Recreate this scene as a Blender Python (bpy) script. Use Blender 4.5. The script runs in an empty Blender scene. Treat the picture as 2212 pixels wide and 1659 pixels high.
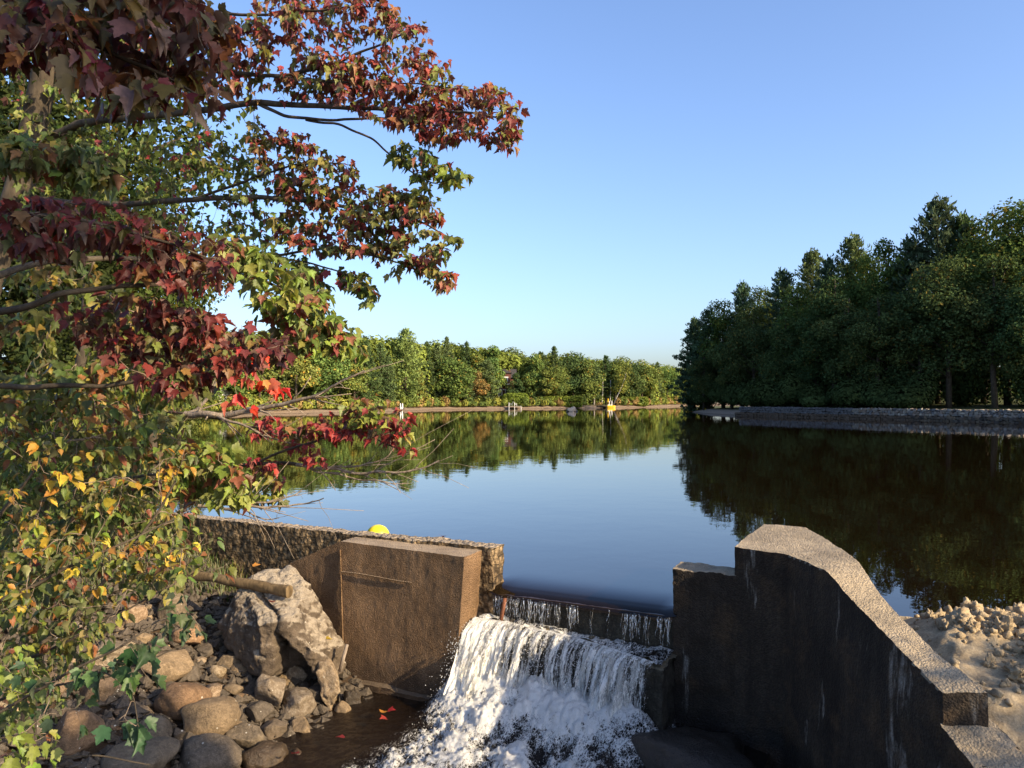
import bpy, bmesh, math, random
import numpy as np
from mathutils import Vector, Matrix

# ------------------------------------------------------------------ camera, sky, sun, exposure
SC = bpy.context.scene
COL = SC.collection
random.seed(11)
rng = np.random.default_rng(11)
F, CX, CY, CAMZ = 1700.0, 1106.0, 860.0, 2.5          # focal length and horizon of the photograph (2212 px wide)

cam_data = bpy.data.cameras.new('camera')
cam_data.sensor_width = 36.0
cam_data.lens = F / 2212.0 * 36.0
cam_data.shift_y = (CY - 829.5) / 2212.0
cam_data.clip_start = 0.05
cam_data.clip_end = 4000
cam = bpy.data.objects.new('camera', cam_data)
cam.location = (0, 0, CAMZ)
cam.rotation_euler = (math.radians(90), 0, 0)
COL.objects.link(cam)
SC.camera = cam

SUN_AZ = math.atan2(0.83, -0.56)       # clockwise from +Y
SUN_EL = math.radians(24)
SUN_DIR = Vector((math.sin(SUN_AZ) * math.cos(SUN_EL), math.cos(SUN_AZ) * math.cos(SUN_EL), math.sin(SUN_EL)))
world = bpy.data.worlds.new('World')
SC.world = world
world.use_nodes = True
wn = world.node_tree
wn.nodes.clear()
w_out = wn.nodes.new('ShaderNodeOutputWorld')
w_bg = wn.nodes.new('ShaderNodeBackground')
w_sky = wn.nodes.new('ShaderNodeTexSky')
w_sky.sky_type = 'NISHITA'
w_sky.sun_disc = False
w_sky.sun_elevation = SUN_EL
w_sky.sun_rotation = SUN_AZ
w_sky.altitude = 150
w_sky.air_density = 1.0
w_sky.dust_density = 2.4
w_sky.ozone_density = 2.0
w_bg.inputs['Strength'].default_value = 0.13
w_wb = wn.nodes.new('ShaderNodeMix')          # the camera's cool white balance of the sky
w_wb.data_type = 'RGBA'
w_wb.blend_type = 'MULTIPLY'
w_wb.inputs[0].default_value = 1.0
w_wb.inputs[7].default_value = (0.95, 1.02, 1.21, 1)
wn.links.new(w_sky.outputs[0], w_wb.inputs[6])
wn.links.new(w_wb.outputs[2], w_bg.inputs['Color'])
wn.links.new(w_bg.outputs[0], w_out.inputs['Surface'])

sun_data = bpy.data.lights.new('sun', 'SUN')
sun_data.energy = 5.0
sun_data.angle = math.radians(0.55)
sun_data.color = (1.0, 0.80, 0.52)
sun = bpy.data.objects.new('sun', sun_data)
sun.rotation_euler = SUN_DIR.to_track_quat('Z', 'Y').to_euler()
COL.objects.link(sun)

SC.view_settings.view_transform = 'Standard'
SC.view_settings.look = 'None'
SC.view_settings.exposure = 1.0
SC.view_settings.gamma = 1.0
SC.view_settings.use_curve_mapping = False
SC.cycles.max_bounces = 6
SC.cycles.transparent_max_bounces = 12


def P(px, py, d):
    return np.array([(px - CX) / F * d, d, CAMZ - (py - CY) / F * d])


# ------------------------------------------------------------------ noise, mesh and material helpers
def _hash(ix, iy, iz, s):
    n = (ix.astype(np.int64) * 374761393 + iy.astype(np.int64) * 668265263 + iz.astype(np.int64) * 1274126177 + s * 974634777) & 0xFFFFFFFF
    n = ((n ^ (n >> 13)) * 1274126177) & 0xFFFFFFFF
    n = (n ^ (n >> 16)) & 0xFFFF
    return n / 32767.5 - 1.0


def vnoise(p, s=0):
    p = np.asarray(p, float)
    i = np.floor(p)
    f = p - i
    i = i.astype(np.int64)
    w = f * f * f * (f * (f * 6 - 15) + 10)
    r = 0
    for dx in (0, 1):
        for dy in (0, 1):
            for dz in (0, 1):
                k = (w[:, 0] if dx else 1 - w[:, 0]) * (w[:, 1] if dy else 1 - w[:, 1]) * (w[:, 2] if dz else 1 - w[:, 2])
                r = r + k * _hash(i[:, 0] + dx, i[:, 1] + dy, i[:, 2] + dz, s)
    return r


def fbm(p, octv=4, s=0, gain=0.5):
    p = np.asarray(p, float)
    r, a = 0, 1.0
    for o in range(octv):
        r = r + a * vnoise(p * 2.03 ** o + 17.3 * o, s + o)
        a *= gain
    return r


def vec_noise(p, octv=3, s=0, gain=0.5):
    return np.stack([fbm(p, octv, s + 31 * k, gain) for k in range(3)], 1)


def smooth(a, b, x):
    t = np.clip((x - a) / (b - a), 0, 1)
    return t * t * (3 - 2 * t)


def mesh_np(name, v, loops, sizes, mat=None, col=None, shade=False):
    me = bpy.data.meshes.new(name)
    v = np.ascontiguousarray(v, np.float32)
    loops = np.ascontiguousarray(loops, np.int32)
    sizes = np.asarray(sizes, np.int32)
    me.vertices.add(len(v))
    me.vertices.foreach_set('co', v.ravel())
    me.loops.add(len(loops))
    me.loops.foreach_set('vertex_index', loops)
    me.polygons.add(len(sizes))
    st = np.zeros(len(sizes), np.int32)
    st[1:] = np.cumsum(sizes)[:-1]
    me.polygons.foreach_set('loop_start', st)
    me.polygons.foreach_set('use_smooth', np.full(len(sizes), shade, bool))
    me.update(calc_edges=True)
    if col is not None:
        a = me.color_attributes.new('Col', 'FLOAT_COLOR', 'POINT')
        c = np.ones((len(v), 4), np.float32)
        c[:, :3] = col
        a.data.foreach_set('color', c.ravel())
    if mat:
        me.materials.append(mat)
    return me


class MB:
    """collects vertices and faces of one mesh"""
    def __init__(s):
        s.v, s.l, s.n, s.c, s.k = [], [], [], [], 0

    def add(s, v, f, col=None):
        v = np.asarray(v, float)
        if isinstance(f, np.ndarray):
            s.l.append((f + s.k).ravel())
            s.n.append(np.full(len(f), f.shape[1]))
        else:
            for q in f:
                s.l.append(np.asarray(q) + s.k)
                s.n.append(np.array([len(q)]))
        s.v.append(v)
        s.k += len(v)
        if col is not None:
            s.c.append(np.broadcast_to(np.asarray(col, float), (len(v), 3)))
        return s

    def box(s, x0, x1, y0, y1, z0, z1):
        v = [(x, y, z) for z in (z0, z1) for y in (y0, y1) for x in (x0, x1)]
        return s.add(v, np.array([(0, 2, 3, 1), (4, 5, 7, 6), (0, 1, 5, 4), (2, 6, 7, 3), (0, 4, 6, 2), (1, 3, 7, 5)]))

    def tube(s, pts, rad, sides=5, col=None):
        v, f = tube(pts, rad, sides)
        return s.add(v, f, col)

    def mesh(s, name, mat=None, shade=False, off=None):
        v = np.concatenate(s.v)
        if off is not None:
            v = v - np.asarray(off)
        return mesh_np(name, v, np.concatenate(s.l), np.concatenate(s.n), mat, np.concatenate(s.c) if s.c else None, shade)

    def build(s, name, mat=None, parent=None, shade=False):
        off = np.array(parent.location) if parent is not None else None
        return obj(name, s.mesh(name, mat, shade, off), parent)


def tube(pts, rad, sides=5):
    pts = np.asarray(pts, float)
    n = len(pts)
    rad = np.broadcast_to(np.asarray(rad, float), (n,))
    t = np.gradient(pts, axis=0)
    t /= np.linalg.norm(t, axis=1)[:, None] + 1e-9
    ref = np.array([0.31, 0.22, 0.92]) if abs(t[n // 2] @ np.array([0.31, 0.22, 0.92])) < 0.9 else np.array([1.0, 0, 0])
    a = np.cross(t, ref)
    a /= np.linalg.norm(a, axis=1)[:, None] + 1e-9
    b = np.cross(t, a)
    ang = np.arange(sides) * 2 * math.pi / sides
    v = pts[:, None] + rad[:, None, None] * (np.cos(ang)[None, :, None] * a[:, None] + np.sin(ang)[None, :, None] * b[:, None])
    v = v.reshape(-1, 3)
    i = np.arange(n - 1)[:, None] * sides
    j = np.arange(sides)[None]
    k = (j + 1) % sides
    f = np.stack([i + j, i + k, i + sides + k, i + sides + j], -1).reshape(-1, 4)
    cap = [list(range(sides))[::-1], [(n - 1) * sides + q for q in range(sides)]]
    fl = [list(q) for q in f] + cap if n * sides < 40 else f
    return v, (f if not isinstance(fl, list) else fl)


def obj(name, me, parent=None):
    o = bpy.data.objects.new(name, me)
    COL.objects.link(o)
    if parent is not None:
        o.parent = parent
    return o


def empty(name, loc=(0, 0, 0)):
    o = bpy.data.objects.new(name, None)
    o.empty_display_size = 0.2
    o.location = [float(q) for q in loc]
    COL.objects.link(o)
    return o


def tag(o, label=None, cat=None, group=None, kind=None):
    if label: o['label'] = label
    if cat: o['category'] = cat
    if group: o['group'] = group
    if kind: o['kind'] = kind
    return o


def nd(nt, typ, ins=None, **props):
    n = nt.nodes.new(typ)
    for k, v in props.items():
        setattr(n, k, v)
    for k, v in (ins or {}).items():
        s = n.inputs[k]
        if isinstance(v, bpy.types.NodeSocket):
            nt.links.new(v, s)
        else:
            s.default_value = v
    return n


def material(name):
    m = bpy.data.materials.new(name)
    m.use_nodes = True
    m.node_tree.nodes.clear()
    return m, m.node_tree


def finish(nt, shader):
    nd(nt, 'ShaderNodeOutputMaterial', {'Surface': shader})


def mixc(nt, fac, a, b, mode='MIX'):
    n = nt.nodes.new('ShaderNodeMix')
    n.data_type = 'RGBA'
    n.blend_type = mode
    for s, v in ((n.inputs[0], fac), (n.inputs[6], a), (n.inputs[7], b)):
        if isinstance(v, bpy.types.NodeSocket):
            nt.links.new(v, s)
        else:
            s.default_value = v if not isinstance(v, tuple) else (*v, 1)[:4]
    return n.outputs[2]


def ramp(nt, fac, stops):
    n = nt.nodes.new('ShaderNodeValToRGB')
    cr = n.color_ramp
    while len(cr.elements) < len(stops):
        cr.elements.new(0.5)
    for e, (p, c) in zip(cr.elements, stops):
        e.position = p
        e.color = (*c, 1) if isinstance(c, tuple) else (c, c, c, 1)
    nt.links.new(fac, n.inputs[0])
    return n.outputs[0]


def noise_tex(nt, co, scale, detail=6, rough=0.6, dist=0.0):
    return nd(nt, 'ShaderNodeTexNoise', {'Vector': co, 'Scale': scale, 'Detail': detail, 'Roughness': rough, 'Distortion': dist}).outputs[0]


def mapping(nt, co, scale=(1, 1, 1), loc=(0, 0, 0)):
    return nd(nt, 'ShaderNodeMapping', {'Vector': co, 'Scale': scale, 'Location': loc}).outputs[0]


def mth(nt, op, a, b=0.0, c=0.0):
    n = nt.nodes.new('ShaderNodeMath')
    n.operation = op
    for s, v in zip(n.inputs, (a, b, c)):
        if isinstance(v, bpy.types.NodeSocket):
            nt.links.new(v, s)
        else:
            s.default_value = v
    return n.outputs[0]


def bump(nt, h, strength, dist, normal=None):
    ins = {'Height': h, 'Strength': strength, 'Distance': dist}
    if normal is not None:
        ins['Normal'] = normal
    return nd(nt, 'ShaderNodeBump', ins).outputs[0]


def principled(nt, color, rough=0.8, spec=0.3, normal=None, **kw):
    ins = {'Base Color': color if isinstance(color, bpy.types.NodeSocket) else (*color, 1), 'Roughness': rough, 'Specular IOR Level': spec}
    if normal is not None:
        ins['Normal'] = normal
    ins.update(kw)
    return nd(nt, 'ShaderNodeBsdfPrincipled', ins).outputs[0]


def plain(name, color, rough=0.7, spec=0.3, var=0.12, scale=6.0, metallic=0.0):
    m, nt = material(name)
    g = nd(nt, 'ShaderNodeNewGeometry')
    n = noise_tex(nt, g.outputs['Position'], scale, 5, 0.6)
    c = mixc(nt, 1.0, (*color, 1), ramp(nt, n, [(0.25, 1 - 2 * var), (0.75, 1 + var)]), 'MULTIPLY')
    finish(nt, principled(nt, c, rough, spec, Metallic=metallic))
    return m


# ------------------------------------------------------------------ materials
def leaf_material(name, use_object, trans=0.36, far=False):
    m, nt = material(name)
    if use_object:
        c = nd(nt, 'ShaderNodeObjectInfo').outputs['Color']
    else:
        c = nd(nt, 'ShaderNodeAttribute', attribute_name='Col').outputs['Color']
    if far:
        c = mixc(nt, 1.0, c, nd(nt, 'ShaderNodeObjectInfo').outputs['Color'], 'MULTIPLY')
        d = nd(nt, 'ShaderNodeBsdfDiffuse', {'Color': c}).outputs[0]
    else:
        g = nd(nt, 'ShaderNodeNewGeometry')
        n = noise_tex(nt, g.outputs['Position'], 60, 3, 0.6)
        c = mixc(nt, 1.0, c, ramp(nt, n, [(0.3, 0.72), (0.7, 1.18)]), 'MULTIPLY')
        under = mixc(nt, 0.30, c, (0.30, 0.27, 0.20, 1))
        c2 = mixc(nt, g.outputs['Backfacing'], c, under)
        d = principled(nt, c2, 0.50, 0.35)
    tc = mixc(nt, 1.0, c, (1.25, 1.1, 0.75, 1), 'MULTIPLY')
    t = nd(nt, 'ShaderNodeBsdfTranslucent', {'Color': tc}).outputs[0]
    finish(nt, nd(nt, 'ShaderNodeMixShader', {0: trans, 1: d, 2: t}).outputs[0])
    return m


M = {}
M['leaf'] = leaf_material('leaf', False)
M['leaf_piece'] = leaf_material('leaf_piece', True)
M['far_foliage'] = leaf_material('far_foliage', False, 0.22, True)
M['grass'] = leaf_material('grass', False, 0.3)


def bark_material(name, a, b, scale=14.0):
    m, nt = material(name)
    g = nd(nt, 'ShaderNodeNewGeometry')
    co = mapping(nt, g.outputs['Position'], (1, 1, 0.25))
    n = noise_tex(nt, co, scale, 8, 0.65)
    n2 = noise_tex(nt, g.outputs['Position'], scale * 0.3, 4)
    c = ramp(nt, n, [(0.3, a), (0.7, b)])
    c = mixc(nt, 1.0, c, ramp(nt, n2, [(0.3, 0.7), (0.7, 1.2)]), 'MULTIPLY')
    finish(nt, principled(nt, c, 0.85, 0.2, bump(nt, n, 0.6, 0.02)))
    return m


M['bark'] = bark_material('bark', (0.028, 0.022, 0.016), (0.105, 0.082, 0.056))
M['twig'] = bark_material('twig', (0.09, 0.065, 0.045), (0.26, 0.20, 0.145), 30)
M['bare_twig'] = bark_material('bare_twig', (0.15, 0.115, 0.085), (0.34, 0.275, 0.21), 30)
M['birch_bark'] = bark_material('birch_bark', (0.22, 0.20, 0.18), (0.55, 0.52, 0.47), 9)
M['wet_log'] = bark_material('wet_log', (0.05, 0.033, 0.016), (0.22, 0.15, 0.075), 16)


def concrete(name, side_a, side_b, top_a, top_b, pit=0.5, fine=60.0, layers=0.0, streak=0.5, wet=True, efflo=0.0, holes=0.25):
    """weathered concrete: pale worn tops, stained sides with run-off streaks, pitted aggregate relief"""
    m, nt = material(name)
    g = nd(nt, 'ShaderNodeNewGeometry')
    pos = g.outputs['Position']
    nz = nd(nt, 'ShaderNodeSeparateXYZ', {0: g.outputs['Normal']}).outputs['Z']
    pz = nd(nt, 'ShaderNodeSeparateXYZ', {0: pos}).outputs['Z']
    big = noise_tex(nt, pos, 1.7, 6, 0.62)
    mid = noise_tex(nt, pos, 9.0, 6, 0.65)
    fin = noise_tex(nt, pos, fine, 4, 0.7)
    strk = noise_tex(nt, mapping(nt, pos, (5.0, 5.0, 0.45)), 1.0, 5, 0.6)
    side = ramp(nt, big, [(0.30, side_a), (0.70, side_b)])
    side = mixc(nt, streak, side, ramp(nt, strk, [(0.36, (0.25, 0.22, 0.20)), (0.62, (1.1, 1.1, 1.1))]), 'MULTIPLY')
    if efflo > 0:
        e1 = noise_tex(nt, mapping(nt, pos, (2.6, 2.6, 0.55), (3.1, 0.4, 0.7)), 1.0, 5, 0.7, 0.6)
        e2 = noise_tex(nt, mapping(nt, pos, (14, 14, 1.6)), 1.0, 3, 0.6)
        ef = mth(nt, 'MULTIPLY', ramp(nt, e1, [(0.575, 0.0), (0.63, 1.0)]), ramp(nt, e2, [(0.42, 0.0), (0.58, 1.0)]))
        side = mixc(nt, mth(nt, 'MULTIPLY', ef, efflo), side, (0.30, 0.27, 0.23, 1))
        rust = noise_tex(nt, mapping(nt, pos, (1, 1, 1), (9.1, 2.4, 5.7)), 1.9, 4, 0.6)
        side = mixc(nt, ramp(nt, rust, [(0.50, 0.0), (0.64, 0.75)]), side, (0.10, 0.060, 0.030, 1))
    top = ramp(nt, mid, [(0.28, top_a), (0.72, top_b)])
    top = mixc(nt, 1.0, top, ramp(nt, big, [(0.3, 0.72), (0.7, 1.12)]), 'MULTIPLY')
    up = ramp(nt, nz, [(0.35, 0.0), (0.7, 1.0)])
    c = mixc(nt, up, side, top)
    c = mixc(nt, 1.0, c, ramp(nt, fin, [(0.25, 0.62), (0.75, 1.28)]), 'MULTIPLY')
    vor = nd(nt, 'ShaderNodeTexVoronoi', {'Vector': pos, 'Scale': fine * 0.75}).outputs['Distance']
    vor2 = nd(nt, 'ShaderNodeTexVoronoi', {'Vector': mapping(nt, pos, (1, 1, 0.7)), 'Scale': fine * 0.42}).outputs['Distance']
    c = mixc(nt, mth(nt, 'MULTIPLY', mth(nt, 'SUBTRACT', 1.0, mth(nt, 'MULTIPLY', up, 0.8)), holes), c, mixc(nt, 1.0, c, ramp(nt, vor2, [(0.30, 1.25), (0.62, 0.15)]), 'MULTIPLY'))
    rough = 0.9
    if wet:
        zz = mth(nt, 'ADD', pz, mth(nt, 'MULTIPLY', mth(nt, 'SUBTRACT', big, 0.5), 0.9))
        wt = ramp(nt, mth(nt, 'ADD', mth(nt, 'MULTIPLY', zz, 0.5), 1.0), [(0.36, 1.0), (0.52, 0.0)])
        c = mixc(nt, mth(nt, 'MULTIPLY', wt, 0.62), c, mixc(nt, 1.0, c, (0.22, 0.2, 0.19, 1), 'MULTIPLY'))
        rough = mth(nt, 'SUBTRACT', 0.9, mth(nt, 'MULTIPLY', wt, 0.45))
    h = mth(nt, 'ADD', mth(nt, 'MULTIPLY', mid, 0.18), mth(nt, 'ADD', mth(nt, 'MULTIPLY', fin, 0.45), mth(nt, 'ADD', mth(nt, 'MULTIPLY', vor, -0.45), mth(nt, 'MULTIPLY', vor2, -1.1 * holes))))
    if layers > 0:
        lay = nd(nt, 'ShaderNodeTexWave', {'Vector': mapping(nt, pos, (0.25, 0.25, 1)), 'Scale': 2.6, 'Distortion': 9.0, 'Detail': 6.0, 'Detail Scale': 2.5}, bands_direction='Z').outputs[1]
        h = mth(nt, 'ADD', h, mth(nt, 'MULTIPLY', ramp(nt, lay, [(0.0, 0.0), (0.22, 1.0)]), layers))
    finish(nt, principled(nt, c, rough, 0.3, bump(nt, h, pit, 0.05)))
    return m


M['wall_concrete'] = concrete('aggregate_concrete', (0.13, 0.085, 0.042), (0.34, 0.24, 0.13), (0.28, 0.215, 0.145), (0.44, 0.345, 0.235), 1.0, 34, 0.35, 0.35, False, 0.0, 0.8)
M['block_concrete'] = concrete('block_concrete', (0.15, 0.085, 0.040), (0.34, 0.21, 0.11), (0.30, 0.22, 0.145), (0.44, 0.335, 0.225), 0.9, 80, 0.0, 0.40, True, 0.0, 0.15)
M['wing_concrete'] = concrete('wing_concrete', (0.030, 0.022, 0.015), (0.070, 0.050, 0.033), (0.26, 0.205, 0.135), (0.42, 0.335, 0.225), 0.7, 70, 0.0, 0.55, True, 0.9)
M['weir_concrete'] = concrete('weir_concrete', (0.035, 0.03, 0.022), (0.09, 0.075, 0.05), (0.10, 0.08, 0.05), (0.2, 0.16, 0.1), 0.6, 50, 0.0, 0.6, False)


def rock_material(name, a, b, pale, pale_amt=0.5, rough=0.85, spots=True, crown=False):
    m, nt = material(name)
    tc = nd(nt, 'ShaderNodeTexCoord').outputs['Object']
    oi = nd(nt, 'ShaderNodeObjectInfo')
    g = nd(nt, 'ShaderNodeNewGeometry')
    pos = g.outputs['Position']
    n1 = noise_tex(nt, pos, 4.0, 8, 0.65, 0.4)
    n2 = noise_tex(nt, pos, 26.0, 6, 0.65)
    n3 = noise_tex(nt, pos, 110.0, 3, 0.6)
    c = ramp(nt, n1, [(0.32, a), (0.68, b)])
    nz = nd(nt, 'ShaderNodeSeparateXYZ', {0: g.outputs['Normal']}).outputs['Z']
    pm = mth(nt, 'MULTIPLY', ramp(nt, n2, [(0.44, 0.0), (0.62, 1.0)]), pale_amt)
    if crown:                       # lichen crust on the sky-facing sides
        big = noise_tex(nt, pos, 1.6, 5, 0.6)
        pm = mth(nt, 'MULTIPLY', ramp(nt, mth(nt, 'ADD', mth(nt, 'MULTIPLY', nz, 0.55), mth(nt, 'ADD', mth(nt, 'MULTIPLY', big, 0.75), mth(nt, 'MULTIPLY', n2, 0.35))), [(0.74, 0.0), (0.96, 1.0)]), pale_amt)
    c = mixc(nt, pm, c, pale)
    c = c if crown else mixc(nt, 1.0, c, ramp(nt, oi.outputs['Random'], [(0.0, (0.5, 0.49, 0.5)), (0.22, (0.85, 0.82, 0.8)), (0.4, (1.2, 0.88, 0.64)), (0.55, (0.95, 0.92, 0.86)), (0.8, (1.2, 1.05, 0.85)), (1.0, (1.7, 1.48, 1.18))]), 'MULTIPLY')
    c = mixc(nt, 1.0, c, ramp(nt, n3, [(0.3, 0.68), (0.7, 1.25)]), 'MULTIPLY')
    if spots:
        v = nd(nt, 'ShaderNodeTexVoronoi', {'Vector': pos, 'Scale': 13.0, 'Randomness': 1.0})
        vd = nd(nt, 'ShaderNodeSeparateColor', {0: v.outputs['Color']}).outputs[0]
        thr = mth(nt, 'SUBTRACT', mth(nt, 'MULTIPLY', vd, 0.42), 0.24)
        sp = mth(nt, 'LESS_THAN', mth(nt, 'ADD', v.outputs['Distance'], mth(nt, 'MULTIPLY', n3, 0.06)), thr)
        c = mixc(nt, mth(nt, 'MULTIPLY', sp, 0.75), c, (0.52, 0.49, 0.42, 1))
    h = mth(nt, 'ADD', mth(nt, 'MULTIPLY', n1, 0.6), mth(nt, 'ADD', mth(nt, 'MULTIPLY', n2, 0.35), mth(nt, 'MULTIPLY', n3, 0.12)))
    finish(nt, principled(nt, c, rough, 0.3, bump(nt, h, 1.0 if crown else 0.8, 0.10 if crown else 0.07)))
    return m


M['rock'] = rock_material('rock', (0.075, 0.06, 0.042), (0.155, 0.125, 0.09), (0.25, 0.205, 0.15, 1), 0.4)
M['rock_pale'] = rock_material('rock_pale', (0.13, 0.095, 0.06), (0.26, 0.205, 0.14), (0.42, 0.36, 0.27, 1), 0.5)
M['boulder'] = rock_material('boulder', (0.05, 0.036, 0.024), (0.15, 0.112, 0.076), (0.38, 0.315, 0.23, 1), 0.85, 0.8, True, True)
M['wet_rock'] = rock_material('wet_rock', (0.022, 0.018, 0.014), (0.06, 0.047, 0.035), (0.09, 0.07, 0.05, 1), 0.3, 0.32, False)
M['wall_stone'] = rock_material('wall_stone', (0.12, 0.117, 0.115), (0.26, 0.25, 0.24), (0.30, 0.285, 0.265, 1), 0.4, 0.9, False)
M['wall_core'] = plain('wall_core', (0.03, 0.028, 0.025), 0.95, 0.1)
M['pale_boulder'] = plain('pale_boulder', (0.52, 0.40, 0.29), 0.9, 0.2, 0.15, 3)
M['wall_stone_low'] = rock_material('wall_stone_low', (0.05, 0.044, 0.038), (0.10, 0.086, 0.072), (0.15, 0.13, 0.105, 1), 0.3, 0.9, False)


def ground_material():
    m, nt = material('ground')
    g = nd(nt, 'ShaderNodeNewGeometry')
    pos = g.outputs['Position']
    z = nd(nt, 'ShaderNodeSeparateXYZ', {0: pos}).outputs['Z']
    n1 = noise_tex(nt, pos, 0.8, 6, 0.6)
    n2 = noise_tex(nt, pos, 7.0, 7, 0.7)
    n3 = noise_tex(nt, pos, 45.0, 4, 0.7)
    beach = ramp(nt, n2, [(0.3, (0.12, 0.085, 0.058)), (0.7, (0.33, 0.245, 0.17))])
    soil = ramp(nt, n2, [(0.3, (0.035, 0.032, 0.016)), (0.7, (0.10, 0.085, 0.045))])
    grass = ramp(nt, n1, [(0.3, (0.045, 0.065, 0.015)), (0.7, (0.10, 0.12, 0.03))])
    soil = mixc(nt, ramp(nt, n2, [(0.4, 0.0), (0.6, 1.0)]), soil, grass)
    zz = mth(nt, 'ADD', z, mth(nt, 'MULTIPLY', mth(nt, 'SUBTRACT', n1, 0.5), 0.5))
    c = mixc(nt, ramp(nt, mth(nt, 'MULTIPLY', zz, 0.5), [(0.27, 0.0), (0.36, 1.0)]), beach, soil)
    wet = ramp(nt, mth(nt, 'ADD', z, 0.5), [(0.44, 1.0), (0.62, 0.0)])
    c = mixc(nt, wet, c, mixc(nt, 1.0, c, (0.28, 0.25, 0.22, 1), 'MULTIPLY'))
    h = mth(nt, 'ADD', n2, mth(nt, 'MULTIPLY', n3, 0.5))
    finish(nt, principled(nt, c, 0.92, 0.15, bump(nt, h, 0.6, 0.08)))
    return m


M['ground'] = ground_material()


def sand_material():
    m, nt = material('sand')
    g = nd(nt, 'ShaderNodeNewGeometry')
    pos = g.outputs['Position']
    n2 = noise_tex(nt, pos, 5.0, 7, 0.7)
    n3 = noise_tex(nt, pos, 60.0, 5, 0.75)
    c = ramp(nt, n2, [(0.3, (0.27, 0.195, 0.11)), (0.7, (0.52, 0.41, 0.26))])
    c = mixc(nt, 1.0, c, ramp(nt, n3, [(0.28, 0.6), (0.72, 1.2)]), 'MULTIPLY')
    h = mth(nt, 'ADD', n2, mth(nt, 'MULTIPLY', n3, 0.5))
    finish(nt, principled(nt, c, 0.95, 0.1, bump(nt, h, 0.55, 0.05)))
    return m


M['sand'] = sand_material()


def water_material(name, base, ripple=0.12, rough=0.02, scale=2.2):
    m, nt = material(name)
    pos = nd(nt, 'ShaderNodeNewGeometry').outputs['Position']
    n1 = noise_tex(nt, mapping(nt, pos, (1.0, 0.8, 1)), scale, 3, 0.55, 0.3)
    n2 = noise_tex(nt, mapping(nt, pos, (0.22, 0.22, 1), (4, 1, 0)), scale, 2, 0.5)
    h = mth(nt, 'ADD', mth(nt, 'MULTIPLY', n1, 0.35), n2)
    finish(nt, principled(nt, base, rough, 0.5, bump(nt, h, ripple, 0.05), IOR=1.40))
    return m


M['lake'] = water_material('lake_water', (0.0075, 0.0042, 0.0014), 0.085, 0.012)
M['stream'] = water_material('stream_water', (0.03, 0.018, 0.008), 0.9, 0.08, 9.0)


def foam_material(name, falling):
    """white broken water: lacy foam over dark brown water; vertex attribute Col = (thickness, along the lip, time of fall)"""
    m, nt = material(name)
    at = nd(nt, 'ShaderNodeSeparateColor', {0: nd(nt, 'ShaderNodeAttribute', attribute_name='Col').outputs['Color']})
    thick = at.outputs[0]
    pos = nd(nt, 'ShaderNodeNewGeometry').outputs['Position']
    if falling:
        co = nd(nt, 'ShaderNodeCombineXYZ', {0: mth(nt, 'MULTIPLY', at.outputs[1], 42.0), 1: mth(nt, 'MULTIPLY', at.outputs[2], 5.5), 2: mth(nt, 'MULTIPLY', pos_y(nt, pos), 0.8)}).outputs[0]
    else:
        co = mapping(nt, nd(nt, 'ShaderNodeMapping', {'Vector': pos, 'Rotation': (0, 0, math.radians(27.5))}).outputs[0], (26, 11, 20))   # stretched along the current
    n1 = noise_tex(nt, co, 1.0, 7, 0.72, 0.8)
    n3 = noise_tex(nt, pos, 150, 3, 0.7)
    lace = nd(nt, 'ShaderNodeTexVoronoi', {'Vector': nd(nt, 'ShaderNodeVectorMath', {0: co, 1: nd(nt, 'ShaderNodeTexNoise', {'Vector': co, 'Scale': 1.7, 'Detail': 3.0}).outputs['Color']}, operation='ADD').outputs[0], 'Scale': 1.5}, feature='DISTANCE_TO_EDGE').outputs['Distance']
    web = ramp(nt, lace, [(0.0, 1.0), (0.16, 0.0)])
    t = mth(nt, 'ADD', thick, mth(nt, 'MULTIPLY', mth(nt, 'SUBTRACT', n1, 0.5), 1.3))
    t = mth(nt, 'ADD', t, mth(nt, 'MULTIPLY', web, 0.30))
    t = mth(nt, 'ADD', t, mth(nt, 'MULTIPLY', mth(nt, 'SUBTRACT', n3, 0.5), 0.3))
    hgt = mth(nt, 'ADD', n1, mth(nt, 'MULTIPLY', n3, 0.25))
    wc = ramp(nt, mth(nt, 'ADD', mth(nt, 'MULTIPLY', n3, 0.6), mth(nt, 'MULTIPLY', n1, 0.4)), [(0.30, (0.52, 0.50, 0.44)), (0.50, (0.80, 0.79, 0.74)), (0.66, (0.93, 0.92, 0.90))])
    white = principled(nt, wc, 0.28, 0.5, bump(nt, hgt, 0.55 if falling else 0.7, 0.05))
    white = nd(nt, 'ShaderNodeMixShader', {0: 0.22, 1: white, 2: nd(nt, 'ShaderNodeBsdfTranslucent', {'Color': (0.75, 0.75, 0.7, 1)}).outputs[0]}).outputs[0]
    if falling:
        film = nd(nt, 'ShaderNodeBsdfGlossy', {'Color': (0.8, 0.8, 0.8, 1), 'Roughness': 0.12, 'Normal': bump(nt, hgt, 0.9, 0.06)}).outputs[0]
        dark = nd(nt, 'ShaderNodeMixShader', {0: 0.10, 1: nd(nt, 'ShaderNodeBsdfTransparent', {'Color': (0.93, 0.92, 0.90, 1)}).outputs[0], 2: film}).outputs[0]
    else:
        dark = principled(nt, (0.009, 0.005, 0.002), 0.05, 0.5, bump(nt, hgt, 0.8, 0.05), IOR=1.333)
    finish(nt, nd(nt, 'ShaderNodeMixShader', {0: ramp(nt, t, [(0.40, 0.0), (0.70, 1.0)]), 1: dark, 2: white}).outputs[0])
    return m


def pos_y(nt, pos):
    return nd(nt, 'ShaderNodeSeparateXYZ', {0: pos}).outputs['Y']


M['fall'] = foam_material('falling_water', True)
M['foam'] = foam_material('foam', False)


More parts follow.
